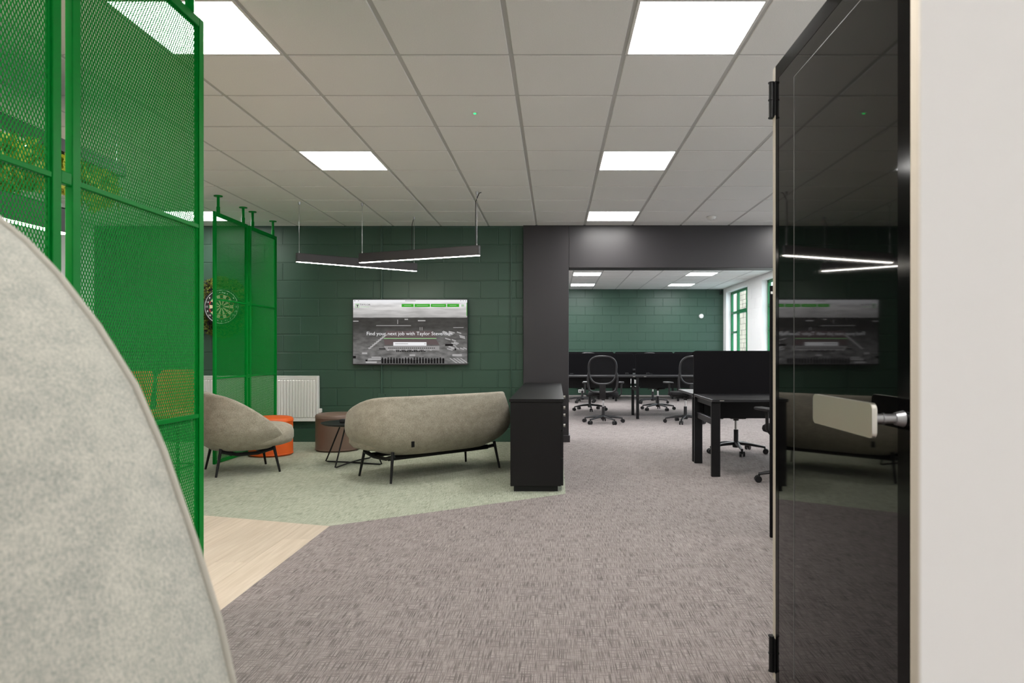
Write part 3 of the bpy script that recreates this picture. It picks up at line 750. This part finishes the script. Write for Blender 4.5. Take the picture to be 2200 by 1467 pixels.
flat('search_box', [(806, 1378, 858, 920)], E['w'], 3)
flat('search_text', [(835, 1060, 883, 893), (1345, 1360, 880, 896)], E['m'], 4)
tx = text_mesh('headline_text', 'Find your next job with Taylor Stevenson', .062, E['w'], scr, (tvx(1083), -.0048, tvz(713)), (R(90), 0, 0))
tx.scale = (1.06 / max(.01, tx.dimensions.x), 1, 1)

# ---- moss disc and dartboard
md = thing('moss_disc', 'round green moss panel hanging behind the dartboard on the dark wall', 'wall decoration', (-4.165, 8.918, 1.685))
b = B(); b.lathe([(0, 0), (.37, 0), (.37, .03), (0, .03)], n=48); o = b.obj('backing', M['board_black'], md); o.rotation_euler = (R(90), 0, 0)
b = B()
for i in range(2600):
    r_ = .385 * math.sqrt(random.random()); a = random.random() * 2 * PI
    c = Vector((r_ * math.cos(a), -.03 - random.random() * .03 * (1 - (r_ / .45) ** 4), r_ * math.sin(a)))
    d1 = Vector((random.uniform(-1, 1), random.uniform(-.7, .2), random.uniform(-1, 1))).normalized() * .016; d2 = Vector((random.uniform(-1, 1), random.uniform(-.5, .5), random.uniform(-1, 1))).normalized() * .012
    vs = [b.bm.verts.new(c + q) for q in (-d1, d2, d1, -d2)]; b.bm.faces.new(vs)
stuff(b.obj('moss', M['moss'], md))
db = thing('dartboard', 'round black and cream dartboard mounted on the moss disc', 'dartboard', (-4.14, 8.845, 1.685))
b = B(); b.lathe([(0, 0), (.226, 0), (.226, .030), (.222, .034), (0, .034)], n=60); o = b.obj('board', M['board_black'], db, 40); o.rotation_euler = (R(90), 0, 0)
def wedge(b, r0, r1, a0, a1, y):
    pts = [(r0 * math.cos(a0), r0 * math.sin(a0)), (r1 * math.cos(a0), r1 * math.sin(a0)), (r1 * math.cos((a0 + a1) / 2), r1 * math.sin((a0 + a1) / 2)), (r1 * math.cos(a1), r1 * math.sin(a1)), (r0 * math.cos(a1), r0 * math.sin(a1))]
    b.prism(pts, -.0352 - y, -.034, 'y')
cr_, rd_, gn_ = B(), B(), B()
for k in range(20):
    a0, a1 = PI / 2 + (k - .5) * PI / 10, PI / 2 + (k + .5) * PI / 10
    if k % 2: wedge(cr_, .018, .099, a0, a1, 0); wedge(cr_, .106, .148, a0, a1, 0)
    q = gn_ if k % 2 else rd_
    wedge(q, .099, .106, a0, a1, .0003); wedge(q, .148, .156, a0, a1, .0003)
cr_.obj('cream_field', M['board_cream'], db); gn_.obj('green_field', M['board_green'], db)
rd_.obj('red_field', M['board_red'], db)
b = B(); b.tube([(.206 * math.cos(2 * PI * i / 48), -.036, .206 * math.sin(2 * PI * i / 48)) for i in range(48)], .0022, 6, True); b.obj('number_ring', M['white_print'], db, 60)
for k, n_ in enumerate((20, 1, 18, 4, 13, 6, 10, 15, 2, 17, 3, 19, 7, 16, 8, 11, 14, 9, 12, 5)):
    a = PI / 2 - k * PI / 10
    if k in (0, 1, 2, 18, 19): continue
    text_mesh('numeral', str(n_), .034, M['white_print'], db, (.182 * math.cos(a), -.0362, .182 * math.sin(a)), (R(90), 0, 0))
pass
for i, ch in enumerate('winmau'):
    a = PI / 2 - (i - 2.5) * .16
    o = text_mesh('maker_letter', ch, .036, M['white_print'], db, (.179 * math.cos(a), -.0362, .179 * math.sin(a)), (0, 0, 0)); o.rotation_euler = (R(90), -(a - PI / 2), 0)

# ---- pendant strips over the lounge and beyond
def strip_pendant(label, p, q, z0, z1, w_=.042):
    p, q = Vector((*p, 0)), Vector((*q, 0)); mid = (p + q) / 2; L_ = (q - p).length; ang = math.atan2(q.y - p.y, q.x - p.x)
    t = thing('strip_pendant', label, 'pendant light', (mid.x, mid.y, z0), ang)
    H = z1 - z0
    hb = B(); hb.b2(-L_ / 2, L_ / 2, -w_ / 2, -w_ / 2 + .004, 0, H); hb.b2(-L_ / 2, L_ / 2, w_ / 2 - .004, w_ / 2, 0, H); hb.b2(-L_ / 2, L_ / 2, -w_ / 2, w_ / 2, H - .004, H); hb.b2(-L_ / 2, -L_ / 2 + .004, -w_ / 2, w_ / 2, 0, H); hb.b2(L_ / 2 - .004, L_ / 2, -w_ / 2, w_ / 2, 0, H)
    hb.obj('housing', M['strip_body'], t)
    B().b2(-L_ / 2 + .004, L_ / 2 - .004, -w_ / 2 + .004, w_ / 2 - .004, -.003, .006).obj('diffuser', M['strip'], t)
    for s_ in (-1, 1):
        x = s_ * (L_ / 2 - .03)
        b = B(); b.cyl((x, 0, H - .002), (x, 0, ZC - z0), .0022, n=6); b.cyl((x, 0, H), (x, 0, H + .02), .005, n=8); b.obj('suspension_wire', M['steel'], t)
        B().cyl((x, 0, ZC - z0 - .028), (x, 0, ZC - z0 + .001), .010, .014, 10).obj('ceiling_fixing', M['steel'], t)
    return t, L_, H
M['strip_body'] = mat('dark_bronze_housing', (0.030, 0.026, 0.027, 1), .5)
t, L_, H = strip_pendant('black strip pendant lamp hanging lower left over the lounge', (-2.72, 7.46), (-1.63, 8.34), 2.073, 2.165)
def flex(t, L_, H, s_, k=.10):
    x = s_ * (L_ / 2 - .05); z1 = ZC - t.location.z
    B().tube([(x, .012, H), (x - .004 * s_, .014, H + (z1 - H) * .5), (x, .014, z1 - .09), (x + .03 * s_, .03, z1 - .01), (x + .045 * s_, .05, z1 + .002)], .004, 8).obj('power_flex', M['plastic'], t, 50)
flex(t, L_, H, 1)
t, L_, H = strip_pendant('black strip pendant lamp hanging right over the lounge, crossing in front of the other', (-2.08, 7.56), (-.745, 6.98), 2.075, 2.172)
flex(t, L_, H, 1)
strip_pendant('black strip pendant lamp behind the near green screen', (-2.02, 1.35), (-2.02, 2.93), 1.615, 1.715)

# ---- hanging planter behind the near screen
hp = thing('hanging_planter', 'black hanging planter tray with trailing yellow green foliage behind the near screen', 'planter', (-3.15, 3.35, 2.24))
b = B(); b.b2(-.4, .4, -1.15, 1.15, 0, .012); b.b2(-.42, -.4, -1.17, 1.17, 0, .07); b.b2(.4, .42, -1.17, 1.17, 0, .07); b.b2(-.4, .4, -1.17, -1.15, 0, .07); b.b2(-.4, .4, 1.15, 1.17, 0, .07)
b.obj('tray', M['black_metal'], hp)
b = B(); b.b2(.30, .312, -1.13, 1.13, -.006, 0); b.b2(-.3, .312, 1.13, 1.142, -.006, 0); b.obj('light_strip', M['strip'], hp)
b = B()
for i in range(9000):
    y = random.uniform(-1.1, 1.08); x = random.uniform(-.38, .42) if i % 3 else random.uniform(.33, .43)
    dep = (.18 + .26 * (.5 + .5 * math.sin(y * 5 + x * 7)) * random.random()) * (1 - max(0, (y - .3) / 1.0) * .6)
    c = Vector((x, y, -random.random() ** .8 * dep - .01))
    d1 = Vector((random.uniform(-1, 1), random.uniform(-1, 1), random.uniform(-1.6, .2))).normalized() * random.uniform(.025, .045); d2 = d1.cross(Vector((random.uniform(-1, 1), random.uniform(-1, 1), random.uniform(-1, 1)))).normalized() * .015
    vs = [b.bm.verts.new(c + q) for q in (-d1, d2, d1, -d2)]; b.bm.faces.new(vs)
stuff(b.obj('foliage', M['leaf'], hp))
for sx in (-.4, .4):
    for sy in (-1.1, 1.1): B().cyl((sx, sy, .06), (sx, sy, ZC - 2.24 + .001), .0022, n=6).obj('suspension_wire', M['steel'], hp)

# ---- orange stools behind the near screen
def stool(label, x, y, rz):
    t = thing('counter_stool', label, 'stool', (x, y, 0), rz)
    n = 14; rows = []
    bk = B()
    def outline(u, v):      # curved padded back
        return Vector((u * .18 * (1 - .10 * (1 - v)), -.19 + .04 * u * u * 1.2 - .05 * v, .62 + .36 * v))
    pts = []
    for i in range(9):
        a = PI * i / 8; pts.append((math.cos(a), math.sin(a)))
    fr, bkk = [], []
    for j in range(9):
        v = j / 8; wv = 1 if v < .8 else math.sqrt(max(0, 1 - ((v - .8) / .22) ** 2)) * .35 + .65
        fr.append([outline(u / 6 * wv, v) + Vector((0, .022, 0)) for u in range(-6, 7)]); bkk.append([outline(u / 6 * wv, v) - Vector((0, .022, 0)) for u in range(-6, 7)])
    a = bk.grid(fr); c = bk.grid(bkk)
    for i in range(8):
        for q in (0, 12): bk.bm.faces.new((a[i][q], a[i + 1][q], c[i + 1][q], c[i][q]))
    for r_ in (0, 8):
        for j in range(12): bk.bm.faces.new((a[r_][j], a[r_][j + 1], c[r_][j + 1], c[r_][j]))
    bk.obj('backrest', M['orange_wool'], t, 50)
    B().box((0, 0, .64), (.34, .34, .055), .02, None, 3).obj('seat', M['orange_wool'], t, 50)
    for sx in (-1, 1):
        for sy in (-1, 1): B().tube([(sx * .165, sy * .165, .001), (sx * .135, sy * .135, .615)], [.010, .013], 10).obj('leg', M['black_metal'], t, 40)
    b = B()
    for s_ in (-1, 1): b.cyl((-.154, s_ * .154, .22), (.154, s_ * .154, .22), .008, n=8); b.cyl((s_ * .154, -.154, .22), (s_ * .154, .154, .22), .008, n=8)
    b.obj('footrest', M['black_metal'], t, 40)
stool('orange padded counter stool seen through the near green screen, left one', -3.24, 5.20, R(176))
stool('orange padded counter stool seen through the near green screen, right one beside the post', -3.06, 5.62, R(181))

# ---- black glass door, open towards the camera
dr = struct(link('door_1', None, None, (.75, 0, 0)), 'black glass door standing open at the right, with a satin nickel lever')
dr['label'] = 'black glass door standing open at the right, with a satin nickel lever'
Y0, Y1, DZ = 1.498, 2.445, 2.10
B().b2(.004, .040, Y0 + .003, Y1 - .003, .008, DZ - .002).obj('door_core', M['satin_black'], dr)
b = B(); b.b2(.0, .042, Y0, Y0 + .003, .008, DZ); b.obj('edge_lipping', M['lip'], dr)['label'] = 'pale edge strip'
b = B(); b.b2(-.001, .042, Y1 - .027, Y1, .008, DZ); b.obj('edge_lipping', M['lip'], dr)['label'] = 'pale edge strip'
fr = B(); f = .058
fr.b2(.0, .005, Y0 + .003, Y0 + f, .008, DZ); fr.b2(.0, .005, Y1 - .058, Y1 - .027, .008, DZ); fr.b2(.0, .005, Y0 + f, Y1 - .058, DZ - .05, DZ); fr.b2(.0, .005, Y0 + f, Y1 - .058, .008, .02)
fr.obj('door_frame', M['satin_black'], dr)
B().b2(.0008, .005, Y0 + f, Y1 - .058, .02, DZ - .05).obj('glass_panel', M['glass_black'], dr)
b = B(); b.b2(.0002, .003, 2.231, 2.235, .10, 1.994); b.b2(.0002, .003, Y0 + f, 2.235, 1.992, 1.994); b.obj('bead_reflection_line', M['bead_reflection'], dr)  # grey line paints in the reflection of the inner glazing bead
hd = B().b2(-.079, -.069, 1.50, 1.845, .946, 1.020, .0025, 2)
bmesh.ops.bevel(hd.bm, geom=[e for e in hd.bm.edges if abs((e.verts[0].co - e.verts[1].co).x) > .004], offset=.012, segments=4, affect='EDGES') if False else None
def rplate():
    b = B(); pts = []; r_ = .012
    for (cy, cz, a0) in ((1.845 - r_, 1.020 - r_, 0), (1.50 + r_, 1.020 - r_, 90), (1.50 + r_, .946 + r_, 180), (1.845 - r_, .946 + r_, 270)):
        for i in range(6): a = R(a0 + i * 18); pts.append((cy + r_ * math.cos(a), cz + r_ * math.sin(a)))
    b.prism(pts, -.081, -.070, 'x')
    es = [e for e in b.bm.edges if abs(e.verts[0].co.x - e.verts[1].co.x) < 1e-5]
    bmesh.ops.bevel(b.bm, geom=es, offset=.0012, segments=2, affect='EDGES'); return b
hd.bm.free()
hdl = rplate().obj('handle', M['nickel'], dr, 30); hdl['label'] = 'satin nickel plate lever'
b = B(); b.cyl((-.071, 1.532, .985), (-.004, 1.532, .985), .0105, n=20); b.cyl((-.018, 1.532, .985), (.0, 1.532, .985), .0135, .018, 20); b.cyl((-.045, 1.532, .985), (-.041, 1.532, .985), .0125, n=20)
b.obj('spindle', M['steel'], hdl, 40)
for z in (1.992, .093):
    b = B(); b.cyl((-.006, Y1 - .004, z - .060), (-.006, Y1 - .004, z + .060), .010, n=14)
    for q in (-.061, .0, .059): b.cyl((-.006, Y1 - .004, z + q), (-.006, Y1 - .004, z + q + .003), .0125, n=14)
    b.b2(-.002, .0005, Y1 - .03, Y1 - .002, z - .058, z + .058); b.obj('hinge', M['black_metal'], dr, 40)
struct(B().b2(.785, .80, 2.452, 2.50, 0, 2.09, .002).obj('trim_6', M['satin_black']), 'black door lining the glass door hangs from')

# tall black free-standing panel, mostly hidden by the door
tc_ = thing('floor_screen', 'tall black free-standing panel, only a sliver showing beside the glass door edge', 'screen', (1.72, 4.27, 0))
B().b2(-.43, .42, -.010, .010, .012, 1.525, .003).obj('panel', M['screen_fab'], tc_)
for sx in (-.34, .34): B().b2(sx - .03, sx + .03, -.16, .16, .001, .014, .003).obj('foot', M['black_metal'], tc_)
B().b2(-.428, -.35, -.0115, -.0100, 1.475, 1.49).obj('label_strip', M['white_metal'], tc_)

# ---- desks and desk screens
def desk(label, x0, x1, yf, yb, z, front, group, legs=(1, 1), inset=0.0, lw=.04):
    """front = -1: the user sits on the camera side"""
    t = thing('desk', label, 'desk', ((x0 + x1) / 2, (yf + yb) / 2, 0), 0, group)
    W, Dp = (x1 - x0) / 2, (yb - yf) / 2
    B().b2(-W + .002, W - .002, -Dp, Dp, z - .025, z, .003).obj('desk_top', M['desk_lam'], t)
    ys = -Dp + .045 if front < 0 else Dp - .045; yo = Dp - .02 if front < 0 else -Dp + .02
    for sx in (-1, 1):
        if not legs[(sx + 1) // 2]: continue
        lx = sx * (W - lw - .002) + (inset if sx < 0 else 0)
        for y in (ys, yo):
            lq = lx if y == ys or sx > 0 else lx - inset
            B().b2(lq - lw, lq + lw, y - .02, y + .02, .001, z - .025, .004).obj('leg', M['black_metal'], t)
        if inset and sx < 0: continue
        B().b2(lx - .018, lx + .018, min(ys, yo), max(ys, yo), .46, .52, .003).obj('side_rail', M['black_metal'], t)
        B().b2(lx - .018, lx + .018, min(ys, yo), max(ys, yo), z - .075, z - .025, .003).obj('side_rail', M['black_metal'], t)
    ym = Dp - .14 if front < 0 else -Dp + .14
    B().b2(-W + .08, W - .08, ym - .008, ym + .008, z - .235, z - .026, .002).obj('cable_tray', M['black_metal'], t)
    for s_ in (-1, 1): B().b2(s_ * (W - .09) - .02, s_ * (W - .09) + .02, (-Dp - .0005) if front < 0 else Dp - .002, (-Dp + .002) if front < 0 else Dp + .0005, z - .015, z - .009).obj('edge_clip', M['nickel'], t)
    return t
def dscreen(label, x0, x1, y, z0, z1, group):
    t = thing('desk_screen', label, 'desk screen', ((x0 + x1) / 2, y, 0), 0, group)
    W = (x1 - x0) / 2 - .022; r_ = .03; pts = []
    for (cx, cz, a0) in ((W - r_, z1 - r_, 0), (-W + r_, z1 - r_, 90)):
        for i in range(7): a = R(a0 + i * 15); pts.append((cx + r_ * math.cos(a), cz + r_ * math.sin(a)))
    pts += [(-W, z0), (W, z0)]
    B().prism(pts, -.016, .016, 'y').obj('fabric_panel', M['screen_fab'], t)
    B().tube([(x, 0, z) for x, z in pts[:14]], .017, 8, flat=.35).obj('edge_trim', M['screen_fab'], t, 50)
    for s_ in (-1, 1): B().b2(s_ * W * .6 - .03, s_ * W * .6 + .03, -.03, .03, z0 - .005, z0 + .04, .003).obj('clamp', M['black_metal'], t)
# near bench
g1 = 'desks of the near bench'; g2 = 'desks of the middle bench'; g3 = 'desks of the far bench'
desk('black desk nearest the camera, right of the walkway, beside the glass door', 1.405, 2.805, 6.37, 7.215, .700, -1, g1)
desk('black desk behind the nearest desk screen, facing the far office', 1.405, 2.805, 7.275, 8.12, .700, 1, g1, inset=.38)
dscreen('wide black fabric desk screen nearest the camera', 1.388, 2.822, 7.245, .66, 1.121, 'black desk screens')
for k, (x0, x1) in enumerate(((0.0, 1.405), (1.41, 2.815))):
    s_ = ('left', 'right')[k]
    desk('dark desk on the camera side of the middle bench, %s one' % s_, x0, x1, 11.86, 12.66, .722, -1, g2, (k == 0, 1), 0, .024)
    desk('dark desk on the far side of the middle bench, %s one' % s_, x0, x1, 12.73, 13.53, .722, 1, g2, (k == 0, k == 1), 0, .024)
    dscreen('black desk screen on the middle bench, %s one' % s_, x0, x1, 12.695, .70, 1.082, 'black desk screens')
for k, (x0, x1) in enumerate(((0.0, 1.405), (1.41, 2.815), (2.82, 4.2))):
    s_ = ('left', 'middle', 'right')[k]
    desk('dark desk on the camera side of the far bench, %s one' % s_, x0, x1, 16.1, 16.9, .722, -1, g3, (k == 0, 1), 0, .024)
    desk('dark desk on the wall side of the far bench, %s one' % s_, x0, x1, 16.97, 17.77, .722, 1, g3, (k == 0, k == 2), 0, .024)
    dscreen('black desk screen on the far bench before the green wall, %s one' % s_, x0, x1, 16.935, .70, 1.103, 'black desk screens')
for k, x in enumerate((1.27, 1.64)):
    t = thing('power_module', 'small grey power module on the middle bench, %s of the desk joint' % ('left', 'right')[k], 'power module', (x, 12.58, .7225), 0, 'power modules on the desks')
    B().b2(-.028, .028, -.02, .02, 0, .032, .004).obj('body', M['plastic_grey'], t); B().b2(-.021, .021, -.022, -.019, .008, .026).obj('socket_face', M['plastic'], t)

# ---- office chairs
def office_chair():
    t = thing('office_chair', '', 'office chair', (0, 0, 0), 0, 'black mesh-back office chairs')
    # five star base
    hub = B(); hub.lathe([(0, .06), (.035, .06), (.04, .075), (.034, .125), (.03, .13), (0, .13)], n=20); hub.cyl((0, 0, .08), (0, 0, .26), .026, n=16)
    bs = hub.obj('star_base', M['plastic_grey'], t, 40)
    arms = B()
    for k in range(5):
        a = 2 * PI * k / 5 + .3; d = Vector((math.cos(a), math.sin(a), 0))
        arms.tube([d * .02 + Vector((0, 0, .108)), d * .16 + Vector((0, 0, .098)), d * .315 + Vector((0, 0, .074))], [.026, .022, .015], 8, flat=.8)
    arms.obj('star_arms', M['plastic_grey'], bs, 40)
    for k in range(5):
        a = 2 * PI * k / 5 + .3; d = Vector((math.cos(a), math.sin(a), 0)); p = d * .31; s_ = Vector((-d.y, d.x, 0))
        c = B()
        for q in (-1, 1): c.cyl(p + s_ * q * .010 + d * .010 + Vector((0, 0, .030)), p + s_ * q * .027 + d * .010 + Vector((0, 0, .030)), .0295, n=18)
        c.cyl(p + Vector((0, 0, .03)), p + Vector((0, 0, .075)), .009, n=10); c.obj('castor', M['plastic'], t, 40)
    B().cyl((0, 0, .25), (0, 0, .40), .0145, n=16).obj('gas_lift', M['chrome'], t, 40)
    m_ = B(); m_.b2(-.09, .09, -.14, .12, .385, .425, .012, 2); m_.cyl((0, 0, .36), (0, 0, .39), .03, n=14); m_.obj('mechanism', M['plastic'], t, 40)
    lv = B(); lv.tube([(.05, .03, .40), (.17, .03, .40), (.24, .035, .395)], [.006, .007, .014], 8, flat=.6); lv.tube([(-.05, -.02, .40), (-.2, -.02, .398)], [.006, .011], 8, flat=.6); lv.obj('lever', M['plastic'], t, 40)
    # seat
    s = B(); rows = []
    for r_, z in ((.86, .425), (.97, .435), (1, .455), (.98, .48), (.9, .495), (.5, .497), (.02, .492)):
        rows.append([Vector((spow(math.cos(2 * PI * i / 40), .62) * .245 * r_, spow(math.sin(2 * PI * i / 40), .62) * .235 * r_ + .03, z)) for i in range(40)])
    V = s.grid(rows, True); s.bm.faces.new(V[0][::-1]); s.bm.faces.new(V[-1]); s.obj('seat', M['seat_fab'], t, 50)
    # backrest: oval hoop with net, wider lower yoke, thick spine
    def back_y(z): return -.245 - .06 * ((z - .5) / .55) ** 1.3 if z > .5 else -.245
    def hoop(zb, zt, wb_, wt, e, n=44):
        pts = []
        for i in range(n):
            a = 2 * PI * i / n; zz = (zb + zt) / 2 + spow(math.sin(a), e) * (zt - zb) / 2
            ww = wb_ + (wt - wb_) * (zz - zb) / (zt - zb); x = spow(math.cos(a), e) * ww
            pts.append(Vector((x, back_y(zz) + .05 * (x / .22) ** 2 * .5, zz)))
        return pts
    hp_ = hoop(.625, 1.055, .200, .225, .72)
    B().tube(hp_, .0155, 10, True).obj('back_frame', M['plastic_grey'], t, 60)
    nb = B(); c = nb.bm.verts.new((0, back_y(.84) - .004, .84)); vs = [nb.bm.verts.new(p) for p in hp_]
    for i in range(len(vs)): nb.bm.faces.new((c, vs[i], vs[(i + 1) % len(vs)]))
    nb.obj('back_mesh', M['net'], t, 80)
    yk = [(-.215, back_y(.85) + .02, .80), (-.228, -.25, .70), (-.222, -.235, .60), (-.205, -.225, .53), (-.15, -.215, .498), (-.05, -.21, .49), (.05, -.21, .49), (.15, -.215, .498), (.205, -.225, .53), (.222, -.235, .60), (.228, -.25, .70), (.215, back_y(.85) + .02, .80)]
    B().tube(yk, .0165, 10).obj('back_yoke', M['plastic_grey'], t, 60)
    sp = B(); sp.prism([(-.24, .63), (-.275, .63), (-.285, .50), (-.26, .40), (-.15, .385), (-.12, .415), (-.22, .44), (-.24, .52)], -.048, .048, 'x'); sp.obj('spine', M['plastic'], t, 30)
    for sx in (-1, 1):
        p = B(); p.tube([(sx * .16, -.02, .425), (sx * .255, -.02, .43), (sx * .285, -.02, .47), (sx * .285, -.02, .632)], [.018, .018, .018, .020], 8, flat=.7)
        ar = p.obj('armrest', M['plastic'], t, 50); q = B(); q.box((sx * .285, .02, .640), (.085, .24, .028), .012, None, 3); q.obj('arm_pad', M['plastic_grey'], ar, 50)
    return t
CH = [(.757, 11.22, -6, 'black mesh-back office chair with its back to the camera, left at the middle bench'),
      (2.06, 11.25, 15, 'black office chair turned sideways at the middle bench, cut by the near desk screen'),
      (.66, 13.62, 183, 'black office chair on the far side of the middle bench, behind the left chair'),
      (1.98, 13.72, 205, 'black office chair on the far side of the middle bench, behind the right chair'),
      (.60, 15.78, 12, 'black office chair at the left desk of the far bench'),
      (2.12, 15.45, -25, 'black office chair at the middle desk of the far bench'),
      (2.02, 7.94, 178, 'black office chair on the far side of the nearest desk, only its base in view'),
      (2.07, 6.10, 12, 'black office chair on the camera side of the nearest desk, cut by the glass door')]
ch0 = office_chair()
for k, (x, y, a, lb) in enumerate(CH):
    c = ch0 if k == 0 else copy_tree(ch0)
    if k in (2, 3): c.scale = (1, 1, 1.04)
    c.location = (x, y, 0); c.rotation_euler = (0, 0, R(a)); c['label'] = lb

# ---- small fittings
t = thing('wall_clock', 'small round white sounder on the far green wall', 'alarm sounder', (3.80, 18.49, 2.05))
b = B(); b.lathe([(0, 0), (.062, 0), (.062, .02), (.05, .035), (0, .04)], n=32); o = b.obj('cover', M['white_metal'], t, 40); o.rotation_euler = (R(90), 0, 0)
b = B(); b.lathe([(0, .040), (.02, .040), (.02, .046), (0, .046)], n=20); o = b.obj('grille', M['white_metal'], t, 40); o.rotation_euler = (R(90), 0, 0)
t.name = 'alarm_sounder'
t = thing('motion_sensor', 'small dark motion sensor high in the corner of the far wall', 'sensor', (4.30, 18.45, 2.66))
B().box((0, 0, 0), (.06, .05, .10), .01, Matrix.Rotation(R(-15), 4, 'X'), 2).obj('body', M['plastic_grey'], t, 40); B().b2(-.015, .015, .01, .06, -.01, .03).obj('bracket', M['plastic_grey'], t)
t = thing('smoke_detector', 'round white smoke detector on the ceiling by the bulkhead', 'smoke detector', (1.82, 8.28, ZC))
B().lathe([(0, -.002), (.055, -.002), (.055, -.015), (.042, -.035), (0, -.038)], n=32).obj('body', M['white_metal'], t, 40); B().lathe([(0, -.034), (.02, -.034), (.018, -.044), (0, -.044)], n=20).obj('sensor_cap', M['white_metal'], t, 40)
t = thing('emergency_light', 'tiny ceiling fitting with a green indicator in the middle of the ceiling', 'indicator light', (-.53, 4.68, ZC))
B().lathe([(0, -.0005), (.022, -.0005), (.020, -.004), (.010, -.005), (0, -.005)], n=24).obj('bezel', M['white_metal'], t, 40); B().lathe([(0, -.0045), (.009, -.0045), (.007, -.009), (0, -.010)], n=16).obj('indicator', emit('green_led', (.02, 1, .18, 1), 3), t, 40)
t = thing('wall_socket', 'white double socket on the far green trunking', 'socket', (.67, 18.397, .105))
B().b2(-.075, .075, -.012, 0, -.043, .043, .004).obj('plate', M['white_metal'], t)
for s_ in (-1, 1): B().b2(s_ * .035 - .012, s_ * .035 + .012, -.0135, -.011, -.012, .012).obj('outlet', M['plastic'], t)
